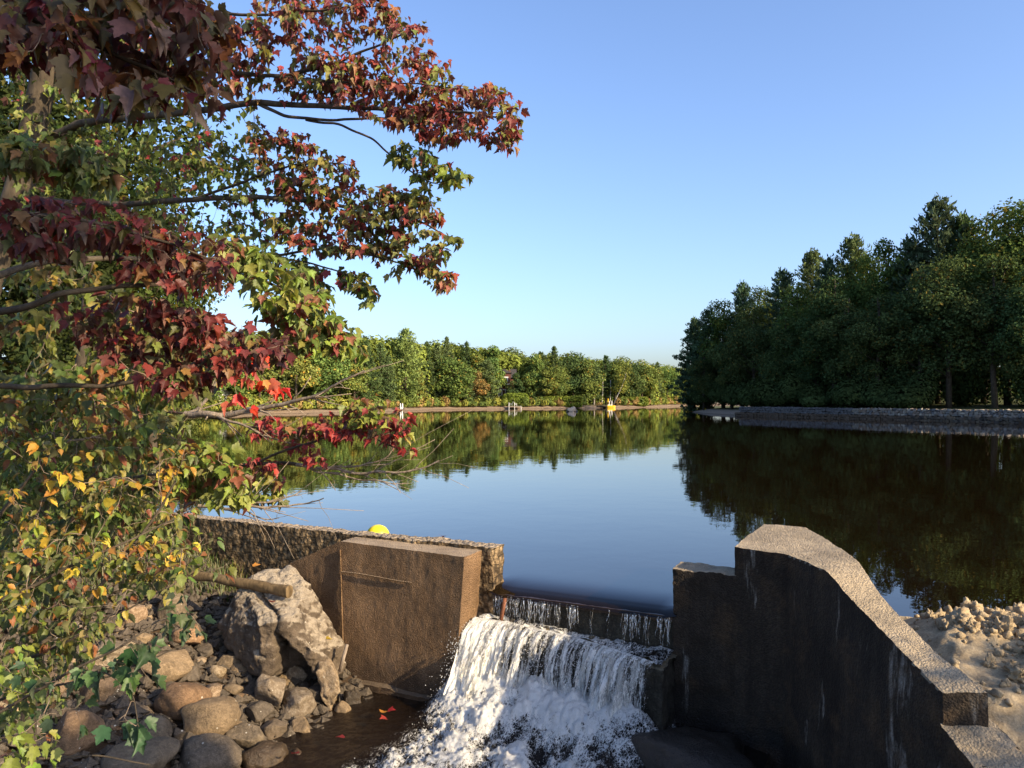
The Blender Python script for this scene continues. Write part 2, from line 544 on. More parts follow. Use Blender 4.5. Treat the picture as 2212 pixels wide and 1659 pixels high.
def spray_material(name, gloss):
    m, nt = material(name)
    g = nd(nt, 'ShaderNodeBsdfGlossy', {'Color': (0.95, 0.95, 0.95, 1), 'Roughness': 0.12}).outputs[0]
    d = nd(nt, 'ShaderNodeBsdfDiffuse', {'Color': (0.80, 0.79, 0.75, 1)}).outputs[0]
    t = nd(nt, 'ShaderNodeBsdfTranslucent', {'Color': (0.8, 0.79, 0.76, 1)}).outputs[0]
    a = nd(nt, 'ShaderNodeMixShader', {0: 0.35, 1: d, 2: t}).outputs[0]
    finish(nt, nd(nt, 'ShaderNodeMixShader', {0: gloss, 1: a, 2: g}).outputs[0])
    return m


M['spray'] = spray_material('spray', 0.25)
M['thread'] = spray_material('water_thread', 0.75)
M['rust'] = plain('rusty_iron', (0.16, 0.06, 0.03), 0.8, 0.3, 0.3, 30)
M['lip'] = plain('wet_timber', (0.045, 0.024, 0.011), 0.35, 0.5, 0.3, 12)
M['buoy'] = plain('yellow_plastic', (0.78, 0.62, 0.02), 0.38, 0.5, 0.05, 5)
M['white'] = plain('white_paint', (0.72, 0.71, 0.68), 0.6, 0.3, 0.06, 3)
M['yellow'] = plain('yellow_hull', (0.80, 0.47, 0.02), 0.45, 0.4, 0.06, 3)
M['house'] = plain('brown_siding', (0.13, 0.055, 0.04), 0.8, 0.2, 0.2, 2)
M['roof'] = plain('roof_shingle', (0.06, 0.055, 0.055), 0.9, 0.2, 0.2, 4)
M['glass'] = plain('window_glass', (0.02, 0.024, 0.03), 0.08, 0.6, 0.05, 2)
M['dock'] = plain('dock_timber', (0.30, 0.26, 0.21), 0.85, 0.2, 0.2, 8)
M['dark_dock'] = plain('dark_dock', (0.05, 0.042, 0.035), 0.85, 0.2, 0.2, 8)
M['metal'] = plain('grey_metal', (0.42, 0.42, 0.42), 0.4, 0.5, 0.1, 8, 0.6)
# ------------------------------------------------------------------ ground, lake
A2 = np.array([0.887, -0.4618])          # along the dam, towards the right bank
N2 = np.array([-0.4618, -0.887])         # downstream
F0 = np.array([-0.26, 10.49])            # front corner of the dam wall at the weir


def dam(u, v, z):
    q = F0 + A2 * u + N2 * v
    return np.array([q[0], q[1], z])


def duv(x, y):
    dx, dy = x - F0[0], y - F0[1]
    return dx * A2[0] + dy * A2[1], dx * N2[0] + dy * N2[1]


SHORE = np.array([(-7.6, 14.3), (3.3, 8.7), (4.4, 8.55), (5.9, 9.0), (9, 11.3), (20, 26), (45, 52), (58, 66), (51.6, 78.2), (32.7, 112), (31.5, 128), (32, 141), (38, 152),
                  (60, 200), (88, 270), (86, 310), (70, 285), (57, 250), (36.7, 212), (13.5, 193), (-1.7, 183), (-16, 173), (-22, 152), (-26.6, 139), (-37.8, 127), (-41.6, 115),
                  (-46, 106), (-44, 80), (-30, 50), (-17, 29), (-10.5, 18)], float)


def shore_sd(x, y):
    """signed distance to the lake shore, positive on land"""
    d = np.full(x.shape, 1e9)
    inside = np.zeros(x.shape, bool)
    for i in range(len(SHORE)):
        a, b = SHORE[i], SHORE[(i + 1) % len(SHORE)]
        e = b - a
        t = np.clip(((x - a[0]) * e[0] + (y - a[1]) * e[1]) / (e @ e), 0, 1)
        d = np.minimum(d, np.hypot(x - a[0] - t * e[0], y - a[1] - t * e[1]))
        c = ((a[1] > y) != (b[1] > y)) & (x < (b[0] - a[0]) * (y - a[1]) / (b[1] - a[1] + 1e-12) + a[0])
        inside ^= c
    return np.where(inside, -d, d)


def wall_x(y):
    return np.interp(y, [2.0, 4.0, 6.0, 8.6, 9.2], [3.7, 3.5, 3.42, 3.25, 3.1])


def ground_h(x, y):
    x = np.asarray(x, float); y = np.asarray(y, float)
    sd = shore_sd(x, y)
    p3 = np.stack([x, y, np.zeros_like(x)], -1).reshape(-1, 3)
    nz = fbm(p3 * 0.35, 3, 3).reshape(x.shape)
    h = np.where(sd < 0, np.maximum(-1.6, sd * 0.30), 0.28 * np.minimum(sd, 1.8) + 0.05 * np.clip(sd - 1.8, 0, 12) + 0.035 * np.clip(sd - 14, 0, 100))
    h = h + np.where(sd > 1, 0.12 * nz, 0)
    # stone-walled bank: the land behind the wall is level with its top
    gab = (x > 30) & (y > 60) & (y < 116) & (sd > 0)
    h = np.where(gab, np.maximum(h, np.interp(sd, [0.9, 1.3, 12, 60], [0.0, 1.2, 1.5, 4.0])), h)
    # downstream side of the dam
    u, v = duv(x, y)
    left = np.interp(u + 0.15 * nz, [-14, -9, -7, -5, -3.4, -2.3, -1.6, -0.8, 0.0], [1.0, 0.75, 0.35, -0.25, -0.88, -1.24, -1.48, -1.75, -1.9]) - 0.03 * np.clip(v, 0, 6)
    sand = 0.16 + 0.05 * nz
    dn = np.where(x > wall_x(y) - 0.05, sand, left)
    w = smooth(-0.32, -0.05, v) * smooth(-13, -9, u) * (y > -40) * (1 - smooth(12, 18, x))
    right_front = (x > wall_x(y)) & (v > -2.5) & (sd > -0.05)
    w = np.where(x > 3.0, np.where(right_front, np.minimum(1, (sd + 0.05) / 0.6) * (1 - smooth(12, 18, x)), w * (x <= wall_x(y) + 0.2)), w)
    return h * (1 - w) + dn * w


def axis(segs):
    out = []
    for a, b, s in segs:
        out.append(np.arange(a, b, s))
    return np.concatenate(out + [[segs[-1][1]]])


gx = axis([(-700, -200, 50), (-200, -80, 8), (-80, -20, 2.0), (-20, -9, 0.5), (-9, 7.5, 0.13), (7.5, 20, 0.8), (20, 90, 1.6), (90, 200, 8), (200, 700, 50)])
gy = axis([(-120, 0, 10), (0, 4, 1.0), (4, 15.2, 0.13), (15.2, 25, 0.7), (25, 70, 2.0), (70, 150, 1.6), (150, 320, 2.2), (320, 420, 12), (420, 1200, 60)])
GX, GY = np.meshgrid(gx, gy)
GZ = ground_h(GX, GY)
under_sand = (GX > 3.0) & (GX < 7.4) & (GY > 3.0) & (GY < 8.3)
GZ = np.where(under_sand, np.minimum(GZ, -0.9), GZ)
nx, ny = len(gx), len(gy)
idx = np.arange(nx * ny).reshape(ny, nx)
quads = np.stack([idx[:-1, :-1], idx[:-1, 1:], idx[1:, 1:], idx[1:, :-1]], -1).reshape(-1, 4)
gm = mesh_np('ground', np.stack([GX, GY, GZ], -1).reshape(-1, 3), quads.ravel(), np.full(len(quads), 4), M['ground'], None, True)
tag(obj('ground', gm), kind='structure')


def grid_mesh(fn, us, vs):
    U, V = np.meshgrid(us, vs)
    v = fn(U, V).reshape(-1, 3)
    i = np.arange(U.size).reshape(U.shape)
    q = np.stack([i[:-1, :-1], i[:-1, 1:], i[1:, 1:], i[1:, :-1]], -1).reshape(-1, 4)
    return v, q


# crumbled sand bank behind the wing wall
def sand_fn(U, V):
    x = U + np.interp(V, [3.0, 6.0, 8.6, 9.6], [3.55, 3.42, 3.35, 3.4])
    y = V
    sd = shore_sd(x, y)
    p = np.stack([x, y, 0 * x], -1).reshape(-1, 3)
    lump = fbm(p * 2.0, 4, 21).reshape(x.shape)
    clod = np.abs(fbm(p * 11, 3, 5, 0.6)).reshape(x.shape)
    mound = 0.30 * np.exp(-(((x - 4.9) / 1.0) ** 2 + ((y - 7.0) / 1.0) ** 2)) + 0.10 * np.exp(-(((x - 4.3) / 0.4) ** 2 + ((y - 7.9) / 0.5) ** 2))
    rough = np.exp(-(((x - 4.9) / 1.1) ** 2 + ((y - 6.9) / 1.5) ** 2))
    z = np.clip(0.42 * (sd + 0.1), -0.25, 0.15) + (mound + 0.09 * lump + rough * (0.05 * clod * (0.4 + 0.9 * smooth(-0.2, 0.5, lump)))) * smooth(-0.05, 0.7, sd)
    zs = np.interp(y, [3.0, 4.4, 5.66, 6.0], [-1.0, -0.62, -0.17, 0.0]) - 0.02 + 0.5 * clod * 0.06
    k = (1 - smooth(5.95, 6.25, y)) * (1 - smooth(3.65, 4.9, x))
    z = z * (1 - k) + zs * k
    z = np.where(x < 3.62, np.minimum(z, np.interp(y, [6.0, 6.5, 7.3], [0.1, 0.2, 0.3]) - 0.05), z)
    return np.stack([x, y, z], -1)


v, q = grid_mesh(sand_fn, np.arange(0, 4.3, 0.026), np.arange(3.0, 9.6, 0.026))
tag(obj('sand_bank', mesh_np('sand_bank', v, q.ravel(), np.full(len(q), 4), M['sand'], None, True)), kind='structure')

bm = bmesh.new()
bmesh.ops.create_icosphere(bm, subdivisions=2, radius=1.0)
ICO2_V = np.array([v_.co[:] for v_ in bm.verts])
ICO2_F = np.array([[v_.index for v_ in f_.verts] for f_ in bm.faces])
bm.free()
bm = bmesh.new()
bmesh.ops.create_icosphere(bm, subdivisions=4, radius=1.0)
ICO2B_V = np.array([v_.co[:] for v_ in bm.verts])
ICO2B_F = np.array([[v_.index for v_ in f_.verts] for f_ in bm.faces])
bm.free()
cl_m = MB()
rc = np.random.default_rng(3)
n = 5000
cu = rc.uniform(0.1, 3.6, n); cv = rc.uniform(4.6, 8.7, n)
cp = sand_fn(cu, cv)
wgt = np.exp(-(((cp[:, 0] - 4.9) / 0.9) ** 2 + ((cp[:, 1] - 7.0) / 1.2) ** 2)) * (0.5 + 0.9 * fbm(np.c_[cp[:, :2] * 1.8, 0 * cu], 2, 8)) + 0.10
for q, w_ in zip(cp, wgt):
    if rc.random() > w_ or shore_sd(np.array([q[0]]), np.array([q[1]]))[0] < 0.15: continue
    s = 0.008 + 0.042 * rc.random() ** 3
    p_ = ICO2_V * (1 + 0.55 * fbm(ICO2_V * 1.9 + 50 * rc.random(), 3, 4))[:, None] * s * rc.uniform(0.7, 1.25, 3)
    cl_m.add(p_ + q + np.array([0, 0, 0.3 * s]), ICO2_F)
for _ in range(110):
    u_, v_ = rc.uniform(0.5, 3.2), rc.uniform(5.6, 8.1)
    q = sand_fn(np.array([u_]), np.array([v_]))[0]
    if math.exp(-(((q[0] - 4.9) / 0.9) ** 2 + ((q[1] - 7.0) / 1.0) ** 2)) < 0.25 or (q[0] - wall_x(q[1])) < 0.65: continue
    s = rc.uniform(0.03, 0.095)
    ang_ = rc.standard_normal(3) * 20
    fb = fbm(ICO2B_V * 1.6 + ang_, 4, 4, 0.65)
    p_ = ICO2B_V * (0.85 + 0.55 * fb + 0.25 * np.abs(fbm(ICO2B_V * 5 + ang_, 2, 9)))[:, None] * s * rc.uniform(0.8, 1.3, 3)
    cl_m.add(p_ + q + np.array([0, 0, 0.15 * s]), ICO2B_F)
tag(cl_m.build('sand_clods', M['sand'], None, True), 'crumbled clods of sand on the bank behind the wing wall', 'sand', kind='stuff')

# lake: one sheet, bending over the weir
U0, U1, VL = -0.08, 2.50, -0.14
vs = np.concatenate([np.linspace(-1.5, VL, 40), np.linspace(VL + 0.015, 0.03, 10)])
us = np.linspace(U0, U1, 30)


def lip_fn(U, V):
    z = -0.045 * smooth(U0, U0 + 0.25, U) * smooth(U1, U1 - 0.2, U) * np.clip((V + 1.1) / (1.1 + VL), 0, 1) ** 4 - 0.085 * np.clip((V - VL + 0.06) / 0.23, 0, 1) ** 2
    x = F0[0] + A2[0] * U + N2[0] * V
    y = F0[1] + A2[1] * U + N2[1] * V
    return np.stack([x, y, z], -1)


lv, lq = grid_mesh(lip_fn, us, vs)
lm = MB()
ring = [dam(-9, -0.15, 0), dam(U0, -0.15, 0)] + [dam(u, -1.5, 0) for u in us] + [dam(U1, -0.15, 0), dam(7.5, -0.15, 0), (60, 4, 0), (600, 4, 0), (600, 900, 0), (-600, 900, 0), (-600, 15, 0), (-30, 15, 0)]
lm.add(ring, [list(range(len(ring)))])
lm.add(lv, lq)
lake = lm.build('lake_water', M['lake'])
for p_ in lake.data.polygons:
    p_.use_smooth = True
tag(lake, kind='structure')


# ------------------------------------------------------------------ dam walls
def chain_solid(secs, res=0.05, amp=0.02, freq=3.0, seed=0, cap0=True, cap1=True, fine=0.006, pit=0.0):
    """solid lofted through 4-point sections, every face a dense grid roughened by one vector noise field"""
    secs = [np.asarray(s, float) for s in secs]
    mb = MB()

    def patch(a, b, c, d):
        nu = max(2, int(max(np.linalg.norm(b - a), np.linalg.norm(c - d)) / res) + 1)
        nv = max(2, int(max(np.linalg.norm(d - a), np.linalg.norm(c - b)) / res) + 1)
        s = np.linspace(0, 1, nu)[None, :, None]
        t = np.linspace(0, 1, nv)[:, None, None]
        p = (a * (1 - s) + b * s) * (1 - t) + (d * (1 - s) + c * s) * t
        i = np.arange(nu * nv).reshape(nv, nu)
        qd = np.stack([i[:-1, :-1], i[:-1, 1:], i[1:, 1:], i[1:, :-1]], -1).reshape(-1, 4)
        mb.add(p.reshape(-1, 3), qd)
    for s0, s1 in zip(secs[:-1], secs[1:]):
        for k in range(4):
            patch(s0[k], s0[(k + 1) % 4], s1[(k + 1) % 4], s1[k])
    if cap0:
        patch(secs[0][1], secs[0][0], secs[0][3], secs[0][2])
    if cap1:
        patch(secs[-1][0], secs[-1][1], secs[-1][2], secs[-1][3])
    pv = np.concatenate(mb.v)
    dsp = amp * vec_noise(pv * freq, 3, seed) + fine * vec_noise(pv * 28.0, 2, seed + 7)
    if pit > 0:
        dsp = dsp + pit * vec_noise(pv * np.array([14.0, 14.0, 9.0]), 3, seed + 90)
    mb.v = [pv + dsp]
    return mb


def build_solid(name, secs, mat, **kw):
    mb = chain_solid(secs, **kw)
    me = mb.mesh(name, mat, True)
    bm = bmesh.new()
    bm.from_mesh(me)
    bmesh.ops.remove_doubles(bm, verts=bm.verts, dist=0.004)
    bmesh.ops.recalc_face_normals(bm, faces=bm.faces)
    for e in bm.edges:
        if len(e.link_faces) == 2 and e.calc_face_angle(0) > 0.9:
            e.smooth = False
    bm.to_mesh(me)
    bm.free()
    return obj(name, me)


def sec_uv(u0, v0, u1, v1, zb, zt0, zt1):
    return [dam(u0, v0, zb), dam(u0, v0, zt0), dam(u1, v1, zt1), dam(u1, v1, zb)]


wall = build_solid('dam_wall', [sec_uv(u, 0, u, -0.31, -1.9, 0.5 + 0.02 * (u < -3), 0.5) for u in (0.0, -2.5, -5.5, -9.0)], M['wall_concrete'], res=0.045, amp=0.012, seed=3, fine=0.010, pit=0.010)
tag(wall, 'long low pitted concrete dam wall left of the spillway', 'wall')

blk = build_solid('buttress_block', [
    [dam(-0.32, -0.02, -1.8), dam(-0.165, -0.02, 0.46), (-0.61, 10.11, 0.46), (-0.78, 10.15, -1.8)],
    [dam(-2.28, -0.02, -1.8), dam(-2.28, -0.02, 0.46), (-2.44, 11.19, 0.46), (-2.32, 10.95, -1.8)],
    [dam(-3.30, -0.02, -1.8), dam(-3.30, -0.02, 0.07), dam(-3.22, 0.36, 0.06), dam(-3.22, 0.38, -1.8)]], M['block_concrete'], res=0.032, amp=0.005, freq=2, seed=12, fine=0.003, pit=0.0015)
tag(blk, 'thick brown concrete block against the dam wall beside the falling water', 'wall')
# board-mark ledges cast into the block
jm = MB()
pa, pb = np.array([-2.424, 11.130, 0.0]), np.array([-0.655, 10.110, 0.0])
for z0 in (0.045,):
    pts = [pa * (1 - t) + pb * t + np.array([N2[0], N2[1], 0]) * 0.004 + np.array([0, 0, z0 + 0.01 * math.sin(9 * t)]) for t in np.linspace(0.01, 0.62, 14)]
    jm.tube(pts, 0.009, 5)
jm.tube([np.array([-2.436 + 0.0053 * k, 11.158 - 0.0106 * k, 0.35 - 0.1 * k]) for k in range(15)], 0.012, 5)
jl = jm.build('form_mark', M['block_concrete'], blk, True)

foot = build_solid('block_footing', [[dam(-0.6, 0.3, -1.9), dam(-0.6, 0.3, -1.38), (-0.93, 10.10, -1.40), (-0.93, 10.10, -1.9)], [dam(-2.2, 0.2, -1.9), dam(-2.2, 0.2, -1.37), (-2.33, 10.86, -1.37), (-2.33, 10.86, -1.9)]], M['block_concrete'], res=0.05, amp=0.02, seed=5)
foot.parent = blk

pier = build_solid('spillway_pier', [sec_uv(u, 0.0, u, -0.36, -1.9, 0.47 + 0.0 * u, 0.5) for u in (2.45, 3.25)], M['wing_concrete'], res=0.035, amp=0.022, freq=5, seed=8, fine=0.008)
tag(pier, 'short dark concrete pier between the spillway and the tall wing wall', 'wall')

WL = [(2.55, 9.03, 0.80), (3.0, 8.58, 0.80), (3.08, 8.1, 0.80), (3.12, 7.74, 0.78), (3.16, 7.32, 0.62), (3.24, 6.5, 0.385), (3.3, 6.02, 0.245)]
WR = [(3.05, 10.0, 0.80), (3.74, 9.05, 0.80), (3.63, 8.40, 0.81), (3.56, 7.9, 0.74), (3.52, 7.45, 0.60), (3.51, 6.6, 0.40), (3.60, 5.95, 0.27)]
B0 = np.array([3.39, 10.6]); C0 = np.array([3.85, 10.3])
secs = [[(B0[0], B0[1], -1.9), (B0[0], B0[1], 0.8), (C0[0], C0[1], 0.8), (C0[0], C0[1], -1.9)],
        [(2.55, 9.03, -1.9), (2.55, 9.03, 0.80), (3.82, 9.7, 0.8), (3.82, 9.7, -1.9)]]
WLa, WRa = np.array(WL[1:]), np.array(WR[1:])
for t in np.linspace(0, len(WLa) - 1, 26):
    k0 = int(min(t, len(WLa) - 2)); f_ = t - k0
    def crom(A):
        p0, p1, p2, p3 = A[max(k0 - 1, 0)], A[k0], A[k0 + 1], A[min(k0 + 2, len(A) - 1)]
        return 0.5 * (2 * p1 + (p2 - p0) * f_ + (2 * p0 - 5 * p1 + 4 * p2 - p3) * f_ ** 2 + (3 * p1 - p0 - 3 * p2 + p3) * f_ ** 3)
    l, r = crom(WLa), crom(WRa)
    secs.append([(l[0] - 0.07, l[1], -1.9), l, r, (r[0] + 0.03, r[1], -1.9)])
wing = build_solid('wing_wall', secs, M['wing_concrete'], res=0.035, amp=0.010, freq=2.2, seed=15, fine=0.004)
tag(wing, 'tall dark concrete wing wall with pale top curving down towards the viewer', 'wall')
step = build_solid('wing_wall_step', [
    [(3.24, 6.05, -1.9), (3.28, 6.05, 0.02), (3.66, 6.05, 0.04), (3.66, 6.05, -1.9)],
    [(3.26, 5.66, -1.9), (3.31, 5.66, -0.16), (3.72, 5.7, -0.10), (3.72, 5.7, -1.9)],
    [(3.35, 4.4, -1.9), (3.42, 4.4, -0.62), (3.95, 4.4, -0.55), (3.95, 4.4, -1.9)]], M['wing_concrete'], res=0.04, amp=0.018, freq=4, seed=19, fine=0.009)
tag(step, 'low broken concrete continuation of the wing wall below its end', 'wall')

weir = empty('weir', dam(1.2, -0.15, -0.5))
tag(weir, 'low dark concrete weir the lake spills over between the walls', 'weir')
w1 = build_solid('weir_face', [sec_uv(u, -0.05, u, -0.33, -1.9, -0.10, -0.14) for u in (-0.02, 1.2, 2.47)], M['weir_concrete'], res=0.04, amp=0.012, freq=5, seed=31)
w2 = build_solid('apron', [[dam(u, a, -1.9), dam(u, a, -0.455 - 0.05 * u), dam(u, -0.06, -0.42 - 0.05 * u), dam(u, -0.06, -1.9)] for u, a in ((-0.17, 0.2), (0.3, 0.13), (1.17, 0.16), (1.8, 0.30), (2.47, 0.5))], M['weir_concrete'], res=0.035, amp=0.035, freq=6, seed=33, fine=0.012)
w3 = build_solid('lip_beam', [[dam(u, 0.0, -0.165), dam(u, 0.0, -0.10), dam(u, -0.10, -0.09), dam(u, -0.10, -0.165)] for u in (0.01, 1.2, 2.46)], M['lip'], res=0.05, amp=0.006, freq=4, seed=37, fine=0.003)
for w_ in (w1, w2, w3):
    w_.parent = weir
    w_.matrix_parent_inverse = Matrix.Translation(-weir.location)

pm = MB()
pm.tube([dam(0.17, 0.09, -0.46), dam(0.19, 0.07, -0.30), dam(0.215, 0.05, -0.13)], 0.026, 8)
tag(pm.build('iron_pipe', M['rust'], None, True), 'short rusty iron pipe stub standing in the spilling water', 'pipe')

# ------------------------------------------------------------------ falling water and stream
tm = MB()
for k in range(260):                      # threads of water running down the weir face
    u = 0.03 + 2.40 * random.random()
    if (1.25 < u < 1.8 and random.random() < 0.75) or vnoise(np.array([[u * 14, 3.3, 0.0]]))[0] < (-0.55 if u < 1.25 else 0.0):
        continue
    zt = -0.11 - 0.03 * random.random()
    ln = (0.12 + 0.22 * random.random()) * (1.0 if u < 1.3 else 0.85 + 0.4 * random.random())
    n = 12
    t = np.linspace(0, 1, n)
    pts = np.stack([dam(u + 0.01 * math.sin(5 * q + k), 0.012 + 0.045 * q + 0.01 * random.random(), zt - ln * q - 0.02 * (q > 0.5) * random.random()) for q in t])
    tm.tube(pts, (0.0010 + 0.0022 * random.random() ** 2) * (0.3 + np.abs(np.sin(t * 9 + k)) ** 2 * 1.3) * (1.1 - 0.6 * t), 4)
tag(tm.build('water_threads', M['thread'], None, True), 'thin glinting threads of water running down the weir', 'water', kind='stuff')

am = []                                   # shallow frothy water on the apron


def apron_fn(U, V):
    edge = np.interp(U, [-0.17, 0.3, 1.17, 1.8, 2.47], [0.2, 0.13, 0.16, 0.30, 0.5])
    vv = -0.04 + V * (edge + 0.02)
    x = F0[0] + A2[0] * U + N2[0] * vv
    y = F0[1] + A2[1] * U + N2[1] * vv
    p = np.stack([x, y, 0 * x], -1).reshape(-1, 3)
    z = -0.40 - 0.05 * U + 0.030 * fbm(p * 9, 3, 41).reshape(x.shape)
    return np.stack([x, y, z], -1)


FC = lambda p, a, b: np.repeat(np.clip(a + b * fbm(p, 3, 77), 0, 1)[:, None], 3, 1)
v, q = grid_mesh(apron_fn, np.linspace(-0.12, 2.45, 130), np.linspace(0, 1, 20))
col = np.repeat(np.clip(0.52 + 0.30 * fbm(v * np.array([4, 4, 4]), 3, 55) - 0.10 * smooth(0.6, 1.6, v[:, 0]), 0, 1)[:, None], 3, 1)
tag(obj('apron_water', mesh_np('apron_water', v, q.ravel(), np.full(len(q), 4), M['foam'], col, True)), kind='structure')


def edge_v(u):
    return np.interp(u, [-0.17, 0.3, 1.17, 1.8, 2.47], [0.2, 0.13, 0.16, 0.30, 0.5])


def fall_pt(u, t, v0, spread):
    """ballistic path of the water leaving the apron; t in seconds"""
    vv = edge_v(u) - 0.02 + v0 * t
    z = -0.40 - 0.05 * u - 4.9 * t * t * 0.9
    uu = u + spread * t
    return F0[0] + A2[0] * uu + N2[0] * vv, F0[1] + A2[1] * uu + N2[1] * vv, z


def flow_amount(u):
    return np.interp(u, [-0.2, 0.0, 0.5, 1.1, 1.75, 2.05, 2.2, 2.45], [1.15, 1.1, 0.9, 0.72, 0.9, 0.85, 0.35, 0.15])


fall = MB()
for layer, (vel, sd_) in enumerate(((0.75, 61), (1.15, 62), (1.5, 63))):
    us_ = np.linspace(-0.16, 2.36, 330)
    ts_ = np.linspace(0, 0.43, 70)
    U, T = np.meshgrid(us_, ts_)
    nn = np.stack([U * 5, T * 9, 0 * U + layer * 5], -1).reshape(-1, 3)
    vel2 = vel * flow_amount(U) * (1 + 0.22 * fbm(nn * np.array([1.0, 0.3, 1]), 3, sd_).reshape(U.shape))
    X, Y, Z = fall_pt(U, T, vel2, -0.25 + 0.12 * (U < 0.2))
    rough = 0.026 * fbm(np.stack([U * 22, T * 10, 0 * U + layer], -1).reshape(-1, 3), 3, sd_ + 5).reshape(U.shape) * (0.3 + T * 2.5)
    X = X + N2[0] * rough; Y = Y + N2[1] * rough; Z = Z + 0.5 * rough
    strand = fbm(np.stack([U * 20 + 0.6 * np.sin(T * 9), T * 5.0, 0 * U + layer * 3], -1).reshape(-1, 3), 4, sd_ + 9, 0.65).reshape(U.shape)
    thick = 0.20 + 0.24 * flow_amount(U) + 0.46 * strand + 0.22 * smooth(0.08, 0.0, T) + 0.25 * smooth(0.30, 0.43, T) + 0.22 * smooth(0.45, 0.0, U) - 0.20 * np.exp(-((U - 0.75) / 0.4) ** 2) * smooth(0.12, 0.28, T) - (0.0, 0.10, 0.22)[layer]
    keep = thick > np.interp(layer, [0, 1, 2], [0.0, 0.10, 0.16])
    i = np.arange(U.size).reshape(U.shape)
    kq = keep[:-1, :-1] & keep[1:, 1:] & keep[:-1, 1:] & keep[1:, :-1]
    q = np.stack([i[:-1, :-1], i[:-1, 1:], i[1:, 1:], i[1:, :-1]], -1)[kq]
    fall.add(np.stack([X, Y, Z], -1).reshape(-1, 3), q.reshape(-1, 4), np.stack([np.clip(thick, 0, 1), U, T * 4 + layer], -1).reshape(-1, 3))
tag(fall.build('waterfall', M['fall'], None, True), kind='structure')


def stream_z(x, y):
    u, v = duv(x, y)
    p = np.stack([x, y, 0 * x], -1).reshape(-1, 3)
    pile = np.exp(-((v - 0.55 - 0.10 * (u - 1)) / 0.55) ** 2) * smooth(-0.75, -0.1, u) * (1 - smooth(2.2, 2.75, u))
    left_edge = np.interp(y, [7.0, 8.3, 9.2, 10.07, 11], [-2.6, -1.85, -1.25, -0.90, -0.75])
    foam = smooth(-0.30, 0.25, x - left_edge) * (1 - smooth(2.0, 3.0, u + 0.12 * v)) * (1 - smooth(5.5, 7.5, v))
    wav = fbm(p * 3.1, 4, 81, 0.55).reshape(x.shape)
    fin = fbm(p * 14, 3, 83, 0.6).reshape(x.shape)
    mic = fbm(p * 33, 2, 87, 0.6).reshape(x.shape)
    z = -1.44 - 0.03 * v + 0.42 * pile + foam * (0.065 * wav + 0.038 * np.abs(fin) + 0.014 * mic) + 0.006 * wav
    return z, foam, wav, fin, pile


def stream_fn(U, V):
    x = F0[0] + A2[0] * U + N2[0] * V
    y = F0[1] + A2[1] * U + N2[1] * V
    return np.stack([x, y, stream_z(x, y)[0]], -1)


v, q = grid_mesh(stream_fn, np.arange(-2.6, 3.6, 0.022), np.arange(0.05, 6.0, 0.022))
z, fo, wv, fi, pl = stream_z(v[:, 0], v[:, 1])
tk = np.clip(fo * (0.54 + 0.36 * pl + 0.36 * wv + 0.18 * fi), 0, 1) - 0.5 * (fo < 0.02)
# only where the stream runs: the rest lies under the banks and the walls
ok = (v[:, 0] < wall_x(v[:, 1]) + 0.1)
kq = ok[q].all(1)
tag(obj('stream_water', mesh_np('stream_water', v, q[kq].ravel(), np.full(int(kq.sum()), 4), M['foam'], np.repeat(tk[:, None], 3, 1), True)), kind='structure')

# spray: drops thrown off the fall and the foam
oct_v = np.array([(1, 0, 0), (-1, 0, 0), (0, 1, 0), (0, -1, 0), (0, 0, 1), (0, 0, -1)], float)
oct_f = np.array([(0, 2, 4), (2, 1, 4), (1, 3, 4), (3, 0, 4), (2, 0, 5), (1, 2, 5), (3, 1, 5), (0, 3, 5)])
dp = []
n = 3600
u = -0.2 + 2.5 * rng.random(n)
t = 0.44 * rng.random(n) ** 0.8
ve = (0.5 + 1.5 * rng.random(n)) * flow_amount(u)
X, Y, Z = fall_pt(u, t, ve, -0.25 + 0.2 * rng.standard_normal(n))
dp.append(np.stack([X, Y, Z + 0.02 * rng.standard_normal(n)], -1))
n = 3000
u = -0.9 + 3.2 * rng.random(n); vv = 0.2 + 4.6 * rng.random(n) ** 1.3
x = F0[0] + A2[0] * u + N2[0] * vv; y = F0[1] + A2[1] * u + N2[1] * vv
z, fo, wv, fi, pl = stream_z(x, y)
k = rng.random(n) < fo
dp.append(np.stack([x, y, z + 0.005 + 0.10 * (0.25 + pl) * rng.random(n) ** 2], -1)[k])
n = 450                                    # splash hugging the block
s = rng.random(n)
dp.append(np.stack([-0.62 - 0.22 * s + 0.07 * rng.standard_normal(n), 10.05 - 0.1 * s + 0.12 * rng.standard_normal(n), -0.5 - 0.85 * s + 0.08 * rng.standard_normal(n)], -1))
dp = np.concatenate(dp)
rad = (0.002 + 0.005 * rng.random(len(dp)) ** 2)
st = np.stack([np.ones(len(dp)), np.ones(len(dp)), 1 + 1.2 * rng.random(len(dp))], -1)
V = dp[:, None] + oct_v[None] * rad[:, None, None] * st[:, None]
Fq = (oct_f[None] + 6 * np.arange(len(dp))[:, None, None]).reshape(-1, 3)
tag(obj('water_spray', mesh_np('water_spray', V.reshape(-1, 3), Fq.ravel(), np.full(len(Fq), 3), M['spray'], None, True)), 'white drops of spray flying around the falling water', 'spray', kind='stuff')

# ------------------------------------------------------------------ rocks
bm = bmesh.new()
bmesh.ops.create_icosphere(bm, subdivisions=4, radius=1.0)
ICO_V = np.array([v_.co[:] for v_ in bm.verts])
ICO_F = np.array([[v_.index for v_ in f_.verts] for f_ in bm.faces])
bm.free()
bm = bmesh.new()
bmesh.ops.create_icosphere(bm, subdivisions=3, radius=1.0)
ICO3_V = np.array([v_.co[:] for v_ in bm.verts])
ICO3_F = np.array([[v_.index for v_ in f_.verts] for f_ in bm.faces])
bm.free()


